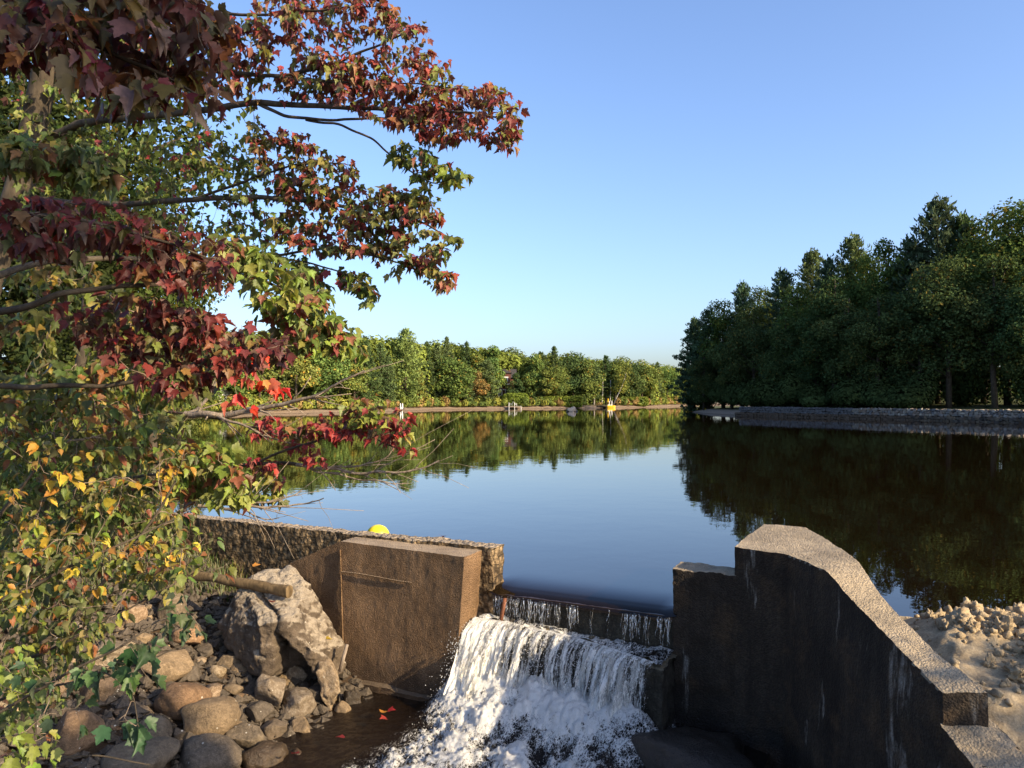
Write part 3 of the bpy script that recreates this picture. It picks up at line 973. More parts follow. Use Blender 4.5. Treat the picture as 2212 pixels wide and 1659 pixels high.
def rock_shape(seed, cuts=9, sharp=0.85, rough=0.10, small=False):
    r = np.random.default_rng(seed)
    p = (ICO3_V if small else ICO_V).copy()
    for _ in range(cuts):
        nrm = r.standard_normal(3)
        nrm /= np.linalg.norm(nrm)
        c = 0.50 + 0.38 * r.random()
        d = p @ nrm - c
        p = p - np.where(d > 0, d * sharp, 0)[:, None] * nrm
    nn = p / (np.linalg.norm(p, axis=1)[:, None] + 1e-9)
    p = p + nn * (rough * fbm(p * 1.7, 3, seed) + 0.35 * rough * fbm(p * 6, 3, seed + 50))[:, None]
    ext = (p.max(0) - p.min(0)) / 2
    p = (p - (p.max(0) + p.min(0)) / 2) / ext
    return p


def rock_mesh(seed, mat, small=False, **kw):
    p = rock_shape(seed, small=small, **kw)
    f = ICO3_F if small else ICO_F
    return mesh_np('rock', p, f.ravel(), np.full(len(f), 3), mat, None, True)


def ground_hit(px, py):
    ds = np.arange(4.0, 16, 0.02)
    x = (px - CX) / F * ds
    z = CAMZ - (py - CY) / F * ds
    g = ground_h(x, ds)
    k = np.argmax(z < g)
    return ds[k] if (z < g).any() else 9.5


ROCKS = [  # px, py, width, height on the photograph (2212 px wide), material, label
    (394, 1509, 124, 84, 'rock', 'large smooth grey stone touching the slightly lower rounded stone on the rocky bank'),
    (456, 1556, 120, 92, 'rock', 'rounded grey-brown stone overlapping the large smooth stone to its upper left'),
    (326, 1580, 92, 62, 'rock', 'mid-sized grey stone left of and below the large smooth stone'),
    (452, 1636, 142, 92, 'rock', 'broad domed stone cut by the bottom edge of the picture'),
    (300, 1640, 150, 74, 'rock', 'wide dark stone at the bottom edge left of the broad domed stone'),
    (158, 1586, 116, 110, 'rock', 'tall shadowed stone near the bottom left corner'),
    (66, 1576, 100, 96, 'rock', 'shadowed lumpy stone in the bottom left corner among the shrub stems'),
    (244, 1413, 104, 62, 'rock_pale', 'pale flat stone half hidden by the yellow shrub'),
    (352, 1440, 118, 70, 'rock', 'long low brown stone behind the large smooth stone'),
    (407, 1376, 70, 54, 'rock_pale', 'pale angular stone left of the leaning boulder'),
    (289, 1332, 56, 58, 'rock_pale', 'small sunlit stone seen through the shrub under the dam wall'),
    (372, 1318, 60, 92, 'rock', 'upright grey slab leaning on the foot of the dam wall'),
    (572, 1446, 46, 48, 'rock_pale', 'pointed triangular stone in front of the leaning boulder'),
    (532, 1592, 92, 60, 'rock', 'grey stone with a pale blotch right of the rounded grey-brown stone'),
    (582, 1496, 74, 78, 'rock_pale', 'knobbly pale stone with pitted crust in the middle of the rock pile'),
    (643, 1516, 80, 56, 'rock_pale', 'smooth tan stone right of the knobbly pale stone'),
    (590, 1577, 56, 42, 'rock', 'fist-like grey stone above the dark wet stone at the bottom'),
    (648, 1571, 54, 42, 'rock', 'blocky grey stone at the edge of the dark stream'),
    (567, 1634, 104, 66, 'wet_rock', 'dark wet stone at the bottom between the domed stone and the stream'),
    (762, 1512, 40, 46, 'wet_rock', 'glossy wet stone in the stream below the concrete block'),
    (688, 1504, 46, 40, 'rock', 'small grey stone at the foot of the pointed concrete chunk'),
    (496, 1428, 54, 34, 'rock', 'flat brown stone in the shade under the left end of the boulder'),
    (640, 1456, 50, 40, 'rock_pale', 'tan stone in front of the dark hollow of the boulder'),
    (210, 1490, 90, 66, 'rock', 'grey stone behind the dark green leaves at the lower left'),
    (120, 1480, 80, 66, 'rock', 'brown stone at the left among thin shrub stems'),
    (560, 1540, 60, 46, 'rock', 'squarish stone just below the knobbly pale stone'),
    (700, 1640, 66, 44, 'wet_rock', 'dark stone awash at the left edge of the white water'),
    (632, 1640, 50, 44, 'wet_rock', 'small black wet stone left of the white water at the bottom'),
]
for i, (px, py, w, h, mt, lab) in enumerate(ROCKS):
    d = ground_hit(px, py + h * 0.36)
    c = P(px, py, d)
    me = rock_mesh(100 + i, M[mt], cuts=9 + (i * 5) % 6 if mt != 'rock' else 6 + (i * 3) % 8, sharp=1.0 if mt == 'rock_pale' else (0.7 if i < 5 else 0.95), rough=0.06 if mt == 'rock' else 0.10)
    o = obj('rock', me)
    o.location = c
    sx = w / 2 / F * d
    o.scale = (sx, sx * (0.75 + 0.3 * random.random()), h / 2 / F * d)
    tag(o, lab, 'rock', 'stones of the rocky left bank')

# big leaning boulder, hulls of its two lobes
HULL = [(622, 1224, 11.3), (556, 1236, 11.1), (655, 1258, 10.95), (704, 1318, 10.8), (746, 1392, 10.65), (744, 1440, 10.6), (696, 1490, 10.3), (640, 1486, 10.2), (575, 1462, 10.0), (540, 1448, 10.15), (488, 1400, 10.45), (470, 1352, 10.65), (500, 1290, 10.75), (530, 1276, 10.65),
        (596, 1345, 9.98), (560, 1352, 9.97), (680, 1410, 10.02), (640, 1330, 10.15), (700, 1400, 11.6), (560, 1400, 11.5), (500, 1350, 11.3)]
bmsh = bmesh.new()
vs_ = [bmsh.verts.new(P(*p_)) for p_ in HULL]
r_ = bmesh.ops.convex_hull(bmsh, input=vs_)
bmesh.ops.delete(bmsh, geom=[g for g in r_['geom_interior'] if isinstance(g, bmesh.types.BMVert)], context='VERTS')
for _ in range(6):
    bmesh.ops.subdivide_edges(bmsh, edges=[e for e in bmsh.edges if e.calc_length() > 0.035], cuts=1, use_grid_fill=True)
    bmesh.ops.triangulate(bmsh, faces=bmsh.faces)
    if _ == 3:
        bmesh.ops.smooth_vert(bmsh, verts=bmsh.verts, factor=0.15, use_axis_x=True, use_axis_y=True, use_axis_z=True)
for v_ in bmsh.verts:                       # hollow and cleft
    q = v_.co
    px_, py_ = CX + q.x / q.y * F, CY - (q.z - CAMZ) / q.y * F
    if q.y < 10.75:
        lo_, hi_ = 588 + 0.05 * (py_ - 1360), 600 + 0.85 * (py_ - 1360)
        if py_ > 1352 and lo_ < px_ < hi_:
            s_ = min(1, (py_ - 1352) / 40) * min(1, (px_ - lo_) / 8) * min(1, (hi_ - px_) / 14)
            v_.co.y += 0.42 * s_
        cr_ = abs(px_ - (560 + 0.5 * (py_ - 1270) + 8 * math.sin(py_ / 13)))
        if 1268 < py_ < 1360 and cr_ < 9:
            v_.co += Vector((0.0, 0.10, -0.05)) * (1 - cr_ / 9)
bco = np.array([v_.co[:] for v_ in bmsh.verts])
bmsh.normal_update()
bno = np.array([v_.normal[:] for v_ in bmsh.verts])
cel = np.round(2.2 * fbm(bco * 2.3 + 0.15 * vec_noise(bco * 6, 2, 3), 2, 44)) / 2.2
dsp = 0.035 * fbm(bco * 1.8, 3, 7, 0.5) + 0.028 * cel + 0.022 * fbm(bco * 7, 3, 23, 0.6) - 0.035 * np.clip(0.25 - np.abs(fbm(bco * 1.7, 2, 9)), 0, 1) / 0.25 + 0.010 * fbm(bco * 14, 2, 19)
for v_, c_, n_, d_ in zip(bmsh.verts, bco, bno, dsp):
    v_.co = Vector(c_ + n_ * d_)
bme = bpy.data.meshes.new('boulder')
bmsh.to_mesh(bme)
bmsh.free()
for p_ in bme.polygons:
    p_.use_smooth = True
bme.materials.append(M['boulder'])
tag(obj('boulder', bme), 'huge cracked boulder with pale lichen leaning against the concrete block', 'boulder')

ch = rock_mesh(301, M['rock_pale'], cuts=12, sharp=0.95, rough=0.16)
chv = np.empty(len(ch.vertices) * 3, np.float32); ch.vertices.foreach_get('co', chv); chv = chv.reshape(-1, 3)
tap = 0.62 + 0.42 * chv[:, 2]
chv[:, 0] = chv[:, 0] * np.clip(tap, 0.22, 1.1) - 0.12 * chv[:, 2]
ch.vertices.foreach_set('co', chv.ravel())
o = obj('concrete_chunk', ch)
d = ground_hit(716, 1516)
o.location = P(716, 1477, d - 0.1)
o.scale = (44 / F * d, 0.2, 52 / F * d)
tag(o, 'pointed broken concrete chunk wedged between boulder and stream', 'rock')

o = obj('dark_boulder', rock_mesh(333, M['wet_rock'], cuts=9))
o.location = (1.9, 8.55, -1.55)
o.scale = (0.75, 0.8, 0.42)
tag(o, 'low dark boulder in the shadow at the foot of the wing wall', 'rock')

# smaller stones of the rock pile
protos = [rock_mesh(400 + k, M['rock'] if k % 5 < 3 else M['rock_pale'], small=True, cuts=9 + k % 7, sharp=1.0, rough=0.06) for k in range(18)]
placed = [(P(a, b, ground_hit(a, b + h_ * 0.36))[:2], max(w_, h_) / 2 / F * 9.5) for a, b, w_, h_, _, _ in ROCKS]
small_n = 0
GROUPS = [('small stone packed among larger ones on the rocky left bank', 0), ('palm-sized stone wedged between larger ones on the rocky left bank', 1)]
for _ in range(9000):
    if small_n >= 300:
        break
    u = -5.6 + 5.0 * random.random(); v_ = 0.15 + 5.6 * random.random()
    if u > -1.35 + 0.1 * v_ or u < -4.2 - 0.2 * v_:
        continue
    q = F0 + A2 * u + N2 * v_
    s = 0.05 + 0.09 * random.random() ** 2
    if any((q[0] - a[0]) ** 2 + (q[1] - a[1]) ** 2 < (0.70 * (s + b)) ** 2 for a, b in placed):
        continue
    pxx = CX + q[0] / q[1] * F
    if u > -3.3 and v_ < 0.75:
        continue
    z = float(ground_h(np.array([q[0]]), np.array([q[1]]))[0])
    placed.append((q, s))
    o = obj('stone', protos[small_n % 18])
    o.location = (q[0], q[1], z + s * 0.35)
    o.rotation_euler = (random.uniform(-0.5, 0.5), random.uniform(-0.5, 0.5), random.random() * 6.28)
    o.scale = (s * random.uniform(0.9, 1.4), s * random.uniform(0.7, 1.1), s * random.uniform(0.5, 0.95))
    tag(o, 'small stone packed among larger ones on the rocky left bank', 'stone', 'small stones of the rocky left bank')
    small_n += 1
# rubble between them
rm = MB()
for k in range(6500):
    u = -5.8 + 4.9 * random.random(); v_ = 0.2 + 5.6 * random.random()
    q = F0 + A2 * u + N2 * v_
    if u > -1.45 + 0.1 * v_:
        continue
    z = float(np.interp(u, [-9, -7, -5, -3.4, -2.3, -1.6, -0.8], [0.75, 0.35, -0.25, -0.88, -1.24, -1.48, -1.75])) - 0.03 * v_
    s = 0.018 + 0.07 * random.random() ** 1.8
    a = rng.standard_normal((6, 3)) * 0.25
    rm.add(np.array([q[0], q[1], z + s * 0.6]) + (oct_v + a) * s * np.array([1.2, 1, 0.8]), oct_f)
tag(rm.build('rubble', M['rock']), 'broken rubble filling the gaps of the rocky bank', 'rubble', kind='stuff')

# log resting on the boulder, stick, buoy, fallen leaves
lg = MB()
path = [P(300, 1232, 11.5), P(385, 1240, 11.2), P(460, 1247, 10.95), P(540, 1262, 10.7), P(600, 1274, 10.5), P(625, 1278, 10.42)]
tt = np.linspace(0, 5, 40)
pp = np.stack([np.interp(tt, range(6), [q_[k] for q_ in path]) for k in range(3)], -1)
v, f = tube(pp, 0.075 * (0.75 + 0.25 * np.linspace(0, 1, 40)), 16)
ring_c = np.repeat(pp, 16, 0)
v = ring_c + (v - ring_c) * (1 + 0.16 * fbm(v * np.array([5, 5, 16.0]), 3, 71))[:, None]
lg.add(v, f)
end = v[-16:]
lg.add(np.vstack([end, end.mean(0)[None] + np.array([0.012, -0.02, 0])]), np.array([(k, (k + 1) % 16, 16) for k in range(16)]))
tag(lg.build('log', M['wet_log'], None, True), 'weathered brown log lying across the top of the boulder', 'log')
sm = MB()
sm.tube([P(735, 1450, 10.3), P(742, 1420, 10.3), P(750, 1392, 10.32)], [0.03, 0.025, 0.022], 7)
tag(sm.build('stick', M['bare_twig'], None, True), 'short pale stick standing on the pointed concrete chunk', 'stick')
bu = obj('buoy', mesh_np('buoy', ICO_V * np.array([0.205, 0.205, 0.2]), ICO_F.ravel(), np.full(len(ICO_F), 3), M['buoy'], None, True))
bu.location = P(816, 1158, 13.8)
tag(bu, 'round yellow buoy floating just behind the dam wall', 'buoy')
# ------------------------------------------------------------------ stone wall along the right bank
ORD = ['first', 'second', 'third', 'fourth', 'fifth', 'sixth', 'seventh', 'eighth', 'ninth', 'tenth', 'eleventh', 'twelfth', 'thirteenth', 'fourteenth', 'fifteenth', 'sixteenth', 'seventeenth',
       'eighteenth', 'nineteenth', 'twentieth'] + ['twenty-' + w for w in ('first', 'second', 'third', 'fourth', 'fifth', 'sixth', 'seventh', 'eighth', 'ninth')] + ['thirtieth'] + \
      ['thirty-' + w for w in ('first', 'second', 'third', 'fourth', 'fifth', 'sixth', 'seventh', 'eighth', 'ninth')] + ['fortieth'] + ['forty-' + w for w in ('first', 'second', 'third', 'fourth', 'fifth')]

GA, GB = np.array([54.6, 72.9]), np.array([32.6, 112.0])
gl = np.linalg.norm(GB - GA)
gt = (GB - GA) / gl
gn = np.array([-gt[1], gt[0]])
if gn[0] > 0: gn = -gn                   # towards the lake
sw = empty('stone_wall', (GA[0], GA[1], 0))
tag(sw, 'long two-stepped grey stone retaining wall along the shaded right bank', 'wall')


def gpt(s, o, z):
    q = GA + gt * s + gn * o
    return np.array([q[0], q[1], z])


def gbox(mb, s0, s1, o0, o1, z0, z1):
    v = [gpt(s, o, z) for z in (z0, z1) for o in (o0, o1) for s in (s0, s1)]
    mb.add(v, np.array([(0, 2, 3, 1), (4, 5, 7, 6), (0, 1, 5, 4), (2, 6, 7, 3), (0, 4, 6, 2), (1, 3, 7, 5)]))


cm = MB()
gbox(cm, 0, gl, -1.2, 0.0, -1.0, 1.22)
gbox(cm, 0, gl + 0.6, -1.0, 0.55, -1.0, 0.44)
cm.build('wall_core', M['wall_core'], sw)


def stone_block(seed):
    r = np.random.default_rng(seed)
    mb = MB().box(-0.5, 0.5, -0.5, 0.5, -0.5, 0.5)
    vv = mb.v[0] * (1 + 0.0) + 0.13 * r.standard_normal((8, 3)) * np.array([1, 0.8, 1])
    top = vv * np.array([0.72, 1.35, 0.72])
    mb.v = [vv]
    return mb


sp_hi = [stone_block(700 + k).mesh('stone', M['wall_stone']) for k in range(10)]
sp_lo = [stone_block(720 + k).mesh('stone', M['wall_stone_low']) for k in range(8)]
allst = []
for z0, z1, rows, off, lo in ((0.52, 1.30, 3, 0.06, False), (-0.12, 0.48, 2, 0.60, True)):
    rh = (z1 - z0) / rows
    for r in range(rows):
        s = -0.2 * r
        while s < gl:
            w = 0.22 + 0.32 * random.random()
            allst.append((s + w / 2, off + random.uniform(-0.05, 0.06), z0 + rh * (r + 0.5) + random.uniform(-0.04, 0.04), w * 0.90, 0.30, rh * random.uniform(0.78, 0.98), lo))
            s += w
allst.sort(key=lambda q: q[0] + (0 if not q[-1] else 8))
ang = math.atan2(gt[1], gt[0])
rest = {False: MB(), True: MB()}
for k, (s, o_, z, w, dpt, hh, lo) in enumerate(allst):
    loc = gpt(s, o_, z)
    if k < 300:
        o = obj('stone', (sp_lo if lo else sp_hi)[k % 8], sw)
        o.location = loc - np.array(sw.location)
        o.rotation_euler = (random.uniform(-0.15, 0.15), random.uniform(-0.3, 0.3), ang)
        o.scale = (w, dpt, hh)
    else:
        b = stone_block(900 + k)
        vv = b.v[0] * np.array([w, dpt, hh])
        c_, s_ = math.cos(ang), math.sin(ang)
        vv = np.stack([vv[:, 0] * c_ - vv[:, 1] * s_, vv[:, 0] * s_ + vv[:, 1] * c_, vv[:, 2]], -1) + loc
        rest[lo].add(vv, np.array([(0, 2, 3, 1), (4, 5, 7, 6), (0, 1, 5, 4), (2, 6, 7, 3), (0, 4, 6, 2), (1, 3, 7, 5)]))
for lo in (False, True):
    tag(rest[lo].build('wall_stones', M['wall_stone_low' if lo else 'wall_stone'], sw), kind='stuff')


# ------------------------------------------------------------------ trees of both shores
def cards(c, nrm, size, aspect, rg):
    """kite-shaped leaf sprays: centres, facing, length, width/length"""
    n = len(c)
    nrm = nrm / (np.linalg.norm(nrm, axis=1)[:, None] + 1e-9)
    a = np.cross(nrm, rg.standard_normal((n, 3)))
    a /= np.linalg.norm(a, axis=1)[:, None] + 1e-9
    b = np.cross(nrm, a)
    L = (size * 0.5)[:, None]
    Wd = L * aspect
    bend = nrm * L * 0.25
    v = np.stack([c - a * L - bend, c - b * Wd, c + a * L - bend, c + b * Wd], 1).reshape(-1, 3)
    f = np.arange(4 * n).reshape(n, 4)
    return v, f


def broadleaf(seed, H, W, n, leaf, base=0.08, lobes=30, shape=1.0):
    rg = np.random.default_rng(seed)
    cs, rs = [], []
    while len(cs) < lobes:
        p = rg.uniform(-1, 1, 3)
        if np.linalg.norm(p) > 1: continue
        p = p * (0.55 + 0.45 * np.linalg.norm(p)) / 1.0
        taper = 1 - 0.35 * max(0, p[2]) * shape
        z = (base + (1 - base) * (0.5 + 0.44 * p[2])) * H
        cs.append((p[0] * W * 0.40 * taper, p[1] * W * 0.40 * taper, z))
        rs.append(W * rg.uniform(0.12, 0.21))
    cs, rs = np.array(cs), np.array(rs)
    k = rg.choice(lobes, n, p=rs ** 2 / (rs ** 2).sum())
    d = rg.standard_normal((n, 3))
    d /= np.linalg.norm(d, axis=1)[:, None]
    rr = rs[k] * rg.uniform(0.55, 1.12, n)
    c = cs[k] + d * rr[:, None] * np.array([1, 1, 0.85])
    c[:, 2] = np.maximum(c[:, 2], 0.1 + 0.3 * rg.random(n))
    v, f = cards(c, d * 0.8 + rg.standard_normal((n, 3)) * 0.6 + np.array([0, 0, 0.35]), leaf * rg.uniform(0.6, 1.3, n), rg.uniform(0.5, 0.9, n)[:, None], rg)
    lobe_tint = 1 + 0.14 * rg.standard_normal((lobes, 1)) * np.array([1.0, 0.7, 0.4])
    col = lobe_tint[k] * (1 + 0.22 * rg.standard_normal((n, 1)))
    warm = rg.random(n) < 0.06
    col = np.where(warm[:, None], col * np.array([1.9, 1.05, 0.8]), col)
    crown = mesh_np('crown', v, f.ravel(), np.full(n, 4), M['far_foliage'], np.repeat(np.clip(col, 0.3, 2.6), 4, 0))
    tm = MB()
    tm.tube([(0, 0, -0.6), (0.03 * W, 0, 0.3 * H), (0, 0.02 * W, 0.62 * H), (0.03 * W, 0, 0.9 * H)], np.array([0.020, 0.015, 0.010, 0.004]) * H, 7)
    for q in range(0, lobes, 2):
        z0 = min(cs[q][2] * 0.75, 0.8 * H)
        tm.tube([(0, 0, z0), cs[q] * np.array([0.5, 0.5, 0]) + np.array([0, 0, 0.45 * z0 + 0.55 * cs[q][2]]), cs[q]], np.array([0.006, 0.004, 0.002]) * H, 4)
    return crown, tm.mesh('trunk', M['bark'], True)


def pine(seed, H, W, n_tuft, leaf, base=0.15, ragged=0.35, plume=0.0):
    rg = np.random.default_rng(seed)
    tm = MB()
    tm.tube([(0, 0, -0.6), (0.01 * H, 0, 0.5 * H), (0, 0, 0.98 * H)], np.array([0.016, 0.010, 0.002]) * H, 7)
    C, D, K = [], [], []
    z = base * H
    b = 0
    while z < 0.985 * H:
        tz = (z / H - base) / (1 - base)
        prof = (1 - tz) ** 0.7 * min(1, 0.62 + 1.6 * tz) + 0.07
        a0 = rg.random() * 6.28
        nb = 5
        for q in range(nb):
            L = W * 0.5 * prof * rg.uniform(1 - ragged * 1.6, 1.08)
            a = a0 + q * 6.28 / nb + rg.uniform(-0.4, 0.4)
            rise = rg.uniform(-0.06, 0.22) + 0.5 * tz * tz
            dr = np.array([math.cos(a), math.sin(a), rise])
            tip = np.array([0, 0, z]) + dr * L
            tm.tube([(0, 0, z - 0.02 * L), np.array([0, 0, z]) + dr * L * 0.5 - np.array([0, 0, 0.02 * L]), tip + np.array([0, 0, 0.06 * L])], np.array([0.0035, 0.0022, 0.001]) * H * (0.4 + prof), 4)
            m = max(3, int(n_tuft * L / (W * 0.5)))
            s = rg.uniform(0.25, 1.03, m)
            side = np.array([-dr[1], dr[0], 0])
            pos = np.array([0, 0, z]) + dr * (L * s)[:, None] + side * (rg.uniform(-1, 1, m) * L * 0.26 * (1.15 - s))[:, None] + np.array([0, 0, 1]) * (0.06 * L * s ** 2 + rg.uniform(-0.02, 0.10, m) * L * 0.35)[:, None]
            C.append(pos)
            D.append(np.repeat((dr * 0.8 + np.array([0, 0, 0.7]))[None], m, 0))
            K.append(np.full(m, b))
            b += 1
        z += H * rg.uniform(0.026, 0.044) * (1.1 - 0.5 * tz)
    top = rg.standard_normal((30, 3)) * np.array([0.015 * W, 0.015 * W, 0.018 * H]) + np.array([0, 0, 0.975 * H])
    C.append(top); D.append(np.repeat(np.array([[0, 0, 1.0]]), 30, 0)); K.append(np.full(30, b))
    C, D, K = np.concatenate(C), np.concatenate(D), np.concatenate(K)
    rep = 5
    c = np.repeat(C, rep, 0) + rg.standard_normal((len(C) * rep, 3)) * leaf * 0.30
    dr = np.repeat(D, rep, 0) + rg.standard_normal((len(C) * rep, 3)) * 0.75
    dr /= np.linalg.norm(dr, axis=1)[:, None]
    n = len(c)
    side = np.cross(dr, rg.standard_normal((n, 3)))
    side /= np.linalg.norm(side, axis=1)[:, None] + 1e-9
    L = leaf * rg.uniform(0.6, 1.25, n)[:, None]
    v = np.stack([c - dr * L * 0.5, c - side * L * 0.19, c + dr * L * 0.5, c + side * L * 0.19], 1).reshape(-1, 3)
    bt = 1 + 0.15 * rg.standard_normal(b + 1)
    col = bt[np.repeat(K, rep)][:, None] * (1 + 0.18 * rg.standard_normal((n, 1))) * np.ones(3)
    crown = mesh_np('crown', v, np.arange(4 * n), np.full(n, 4), M['far_foliage'], np.repeat(np.clip(col, 0.35, 2.0), 4, 0))
    return crown, tm.mesh('trunk', M['bark'], True)


BL = [broadleaf(1, 14, 10, 6500, 0.50), broadleaf(2, 14, 8.5, 6000, 0.48, 0.05, 26), broadleaf(3, 15, 11, 7000, 0.52, 0.10, 36), broadleaf(4, 13, 7, 5200, 0.46, 0.03, 24, 1.6), broadleaf(5, 15, 9, 6200, 0.5, 0.2, 28)]
PN = [pine(11, 17, 13, 19, 0.70, 0.08, 0.28), pine(12, 18, 10, 16, 0.62, 0.14, 0.4), pine(13, 15, 6.5, 12, 0.55, 0.05, 0.3), pine(14, 20, 9, 13, 0.62, 0.2, 0.45)]
CD = [broadleaf(21, 6, 2.6, 2200, 0.32, 0.0, 18, 2.4), pine(22, 7, 3.4, 10, 0.40, 0.02, 0.15)]
TALLB = [broadleaf(31, 22, 13, 17000, 0.40, 0.18, 44), broadleaf(32, 22, 11, 15000, 0.38, 0.12, 40, 1.3), broadleaf(33, 20, 10, 13000, 0.37, 0.06, 34)]
TALLP = [pine(34, 25, 15, 30, 0.74, 0.12, 0.22), pine(35, 24, 13.5, 28, 0.72, 0.2, 0.26), pine(36, 18, 11, 24, 0.66, 0.02, 0.26)]

GREEN = {'g': (0.115, 0.162, 0.044), 'y': (0.160, 0.190, 0.048), 'd': (0.070, 0.105, 0.038), 'p': (0.095, 0.140, 0.055), 'pl': (0.160, 0.205, 0.060), 'r': (0.21, 0.155, 0.055), 'b': (0.075, 0.115, 0.062)}


def plant_tree(name, proto, x, y, H, wscale, colr, label, cat='tree', group=None, z=None, rot=None):
    crown, trunk = proto
    h0 = PROTO_H[crown.name]
    s = H / h0
    o = empty(name, (x, y, float(ground_h(np.array([x]), np.array([y]))[0]) if z is None else z))
    o.rotation_euler = (0, 0, random.random() * 6.28 if rot is None else rot)
    o.scale = (s * wscale, s * wscale, s)
    a = obj('crown', crown, o)
    jit = 1 + 0.10 * (random.random() - 0.5)
    a.color = (colr[0] * jit * random.uniform(0.9, 1.12), colr[1] * jit, colr[2] * jit, 1)
    obj('trunk', trunk, o)
    tag(o, label, cat, group)
    return o


PROTO_H = {}
for lst in (BL, PN, CD, TALLB, TALLP):
    for cr, tr in lst:
        co = np.empty(len(cr.vertices) * 3, np.float32)
        cr.vertices.foreach_get('co', co)
        PROTO_H[cr.name] = float(np.percentile(co[2::3], 99.8))

# far shore: px, top py, set-back behind the shoreline, kind, tint
def shore_d(px):
    """distance of the far shoreline along the photo column px"""
    return float(np.interp(px, [200, 300, 420, 491, 600, 781, 948, 1090, 1225, 1400, 1490], [86, 98, 109, 115, 127, 139, 173, 183, 193, 212, 250]))


FAR = [(430, 720, 5, 'B0', 'g'), (470, 735, 9, 'B3', 'y'), (520, 725, 7, 'B1', 'g'), (560, 745, 4, 'B3', 'y'), (600, 716, 8, 'P1', 'p'), (640, 735, 4, 'B3', 'y'), (672, 712, 9, 'P1', 'p'), (700, 742, 5, 'B2', 'g'),
       (735, 722, 6, 'P3', 'p'), (765, 760, 4, 'B3', 'y'), (792, 735, 9, 'P1', 'd'), (822, 740, 7, 'P3', 'p'), (838, 770, 4, 'P2', 'p'), (876, 710, 6, 'P0', 'pl'), (922, 738, 9, 'P3', 'd'), (905, 800, 4, 'B3', 'y'),
       (945, 742, 8, 'P1', 'p'), (965, 728, 11, 'P1', 'p'), (978, 772, 5, 'B0', 'g'), (1008, 738, 10, 'P3', 'd'), (1012, 790, 4, 'P2', 'p'), (1030, 802, 4, 'B3', 'r'), (1033, 765, 8, 'B3', 'y'), (1052, 778, 5, 'P0', 'p'),
       (1066, 748, 9, 'B3', 'g'), (1058, 800, 5, 'B3', 'y'), (1108, 752, 26, 'B2', 'd'), (1156, 765, 9, 'B1', 'g'), (1178, 800, 6, 'B3', 'y'), (1168, 760, 12, 'P1', 'd'), (1197, 748, 11, 'P3', 'd'), (1205, 790, 6, 'B2', 'g'), (1116, 806, 6, 'B3', 'd'),
       (1240, 762, 11, 'B2', 'd'), (1262, 778, 9, 'B0', 'g'), (1285, 782, 7, 'P1', 'p'), (1308, 768, 9, 'P1', 'd'), (1330, 790, 6, 'B3', 'y'), (1340, 772, 12, 'B2', 'g'), (1362, 785, 8, 'B0', 'd'), (1385, 778, 9, 'B2', 'g'),
       (1405, 795, 6, 'B1', 'y'), (1420, 782, 10, 'P3', 'p'), (1440, 790, 9, 'B2', 'g'), (1462, 800, 8, 'B1', 'g'), (1478, 798, 14, 'B0', 'g'), (1490, 800, 16, 'B2', 'd')]
LOOKS = {('B', 'g'): 'round-crowned green broadleaf tree', ('B', 'y'): 'yellowish green broadleaf tree', ('B', 'd'): 'dark green broadleaf tree', ('B', 'r'): 'reddish turning broadleaf tree',
         ('P', 'p'): 'blue-green pine', ('P', 'd'): 'dark green pine', ('P', 'pl'): 'broad layered yellow-green pine'}
FAR.sort()
cnt = {}
for px, py, back, kd, tint in FAR:
    d = shore_d(px) + back
    H = CAMZ + (CY - py) / F * d
    x = (px - CX) / F * d
    gz = float(ground_h(np.array([x]), np.array([d]))[0])
    look = LOOKS.get((kd[0], tint), 'green tree')
    cnt[look] = cnt.get(look, 0) + 1
    tot = sum(1 for q in FAR if LOOKS.get((q[3][0], q[4])) == look)
    lab = f'{look} on the sunlit far shore, {ORD[cnt[look] - 1]} of its kind from the left' if tot > 1 else f'{look} standing out on the sunlit far shore'
    proto = (BL if kd[0] == 'B' else PN)[int(kd[1])]
    wsc = random.uniform(0.85, 1.1) * (1.0 if kd[0] == 'P' else 1.0) * min(1.25, 14 / max(H - gz, 8))
    plant_tree('pine_tree' if kd[0] == 'P' else 'broadleaf_tree', proto, x, d, H - gz, wsc, tuple(1.18 * q for q in GREEN[tint]), lab, 'tree', 'trees along the far shore')

# wood behind the front row, one mass
wm_c, wm_n, wm_k = [], [], []
rgw = np.random.default_rng(5)
for px in range(150, 1520, 16):
    for back in (16, 27):
        d = shore_d(px) + back + rgw.uniform(-3, 3)
        pyt = np.interp(px, [150, 300, 450, 700, 870, 1000, 1090, 1110, 1200, 1400, 1520], [690, 705, 720, 725, 740, 750, 765, 775, 772, 792, 806]) + rgw.uniform(-5, 8)
        H = CAMZ + (CY - pyt) / F * d
        x = (px - CX) / F * d
        n = 620
        dd = rgw.standard_normal((n, 3)); dd /= np.linalg.norm(dd, axis=1)[:, None]
        hh = rgw.random(n) ** 0.7
        wm_c.append(np.stack([x + dd[:, 0] * 4.0 * (1.1 - 0.6 * hh), d + dd[:, 1] * 4.0 * (1.1 - 0.6 * hh), 1.0 + (H - 1.0) * hh + dd[:, 2]], -1))
        wm_n.append(dd + np.array([0, 0, 0.5]))
        wm_k.append(np.repeat((1 + 0.2 * rgw.standard_normal()) * np.array([[0.11, 0.135, 0.028]]) * (1 + 0.2 * rgw.standard_normal((n, 1))), 4, 0))
cc = np.concatenate(wm_c)
v, f = cards(cc, np.concatenate(wm_n), rgw.uniform(0.6, 1.1, len(cc)), rgw.uniform(0.5, 0.9, len(cc))[:, None], rgw)
wood = obj('forest', mesh_np('forest', v, f.ravel(), np.full(len(f), 4), M['far_foliage'], np.clip(1.35 * np.concatenate(wm_k), 0.01, 0.4)))
tag(wood, 'green wood behind the trees of the far shore', 'forest', kind='stuff')

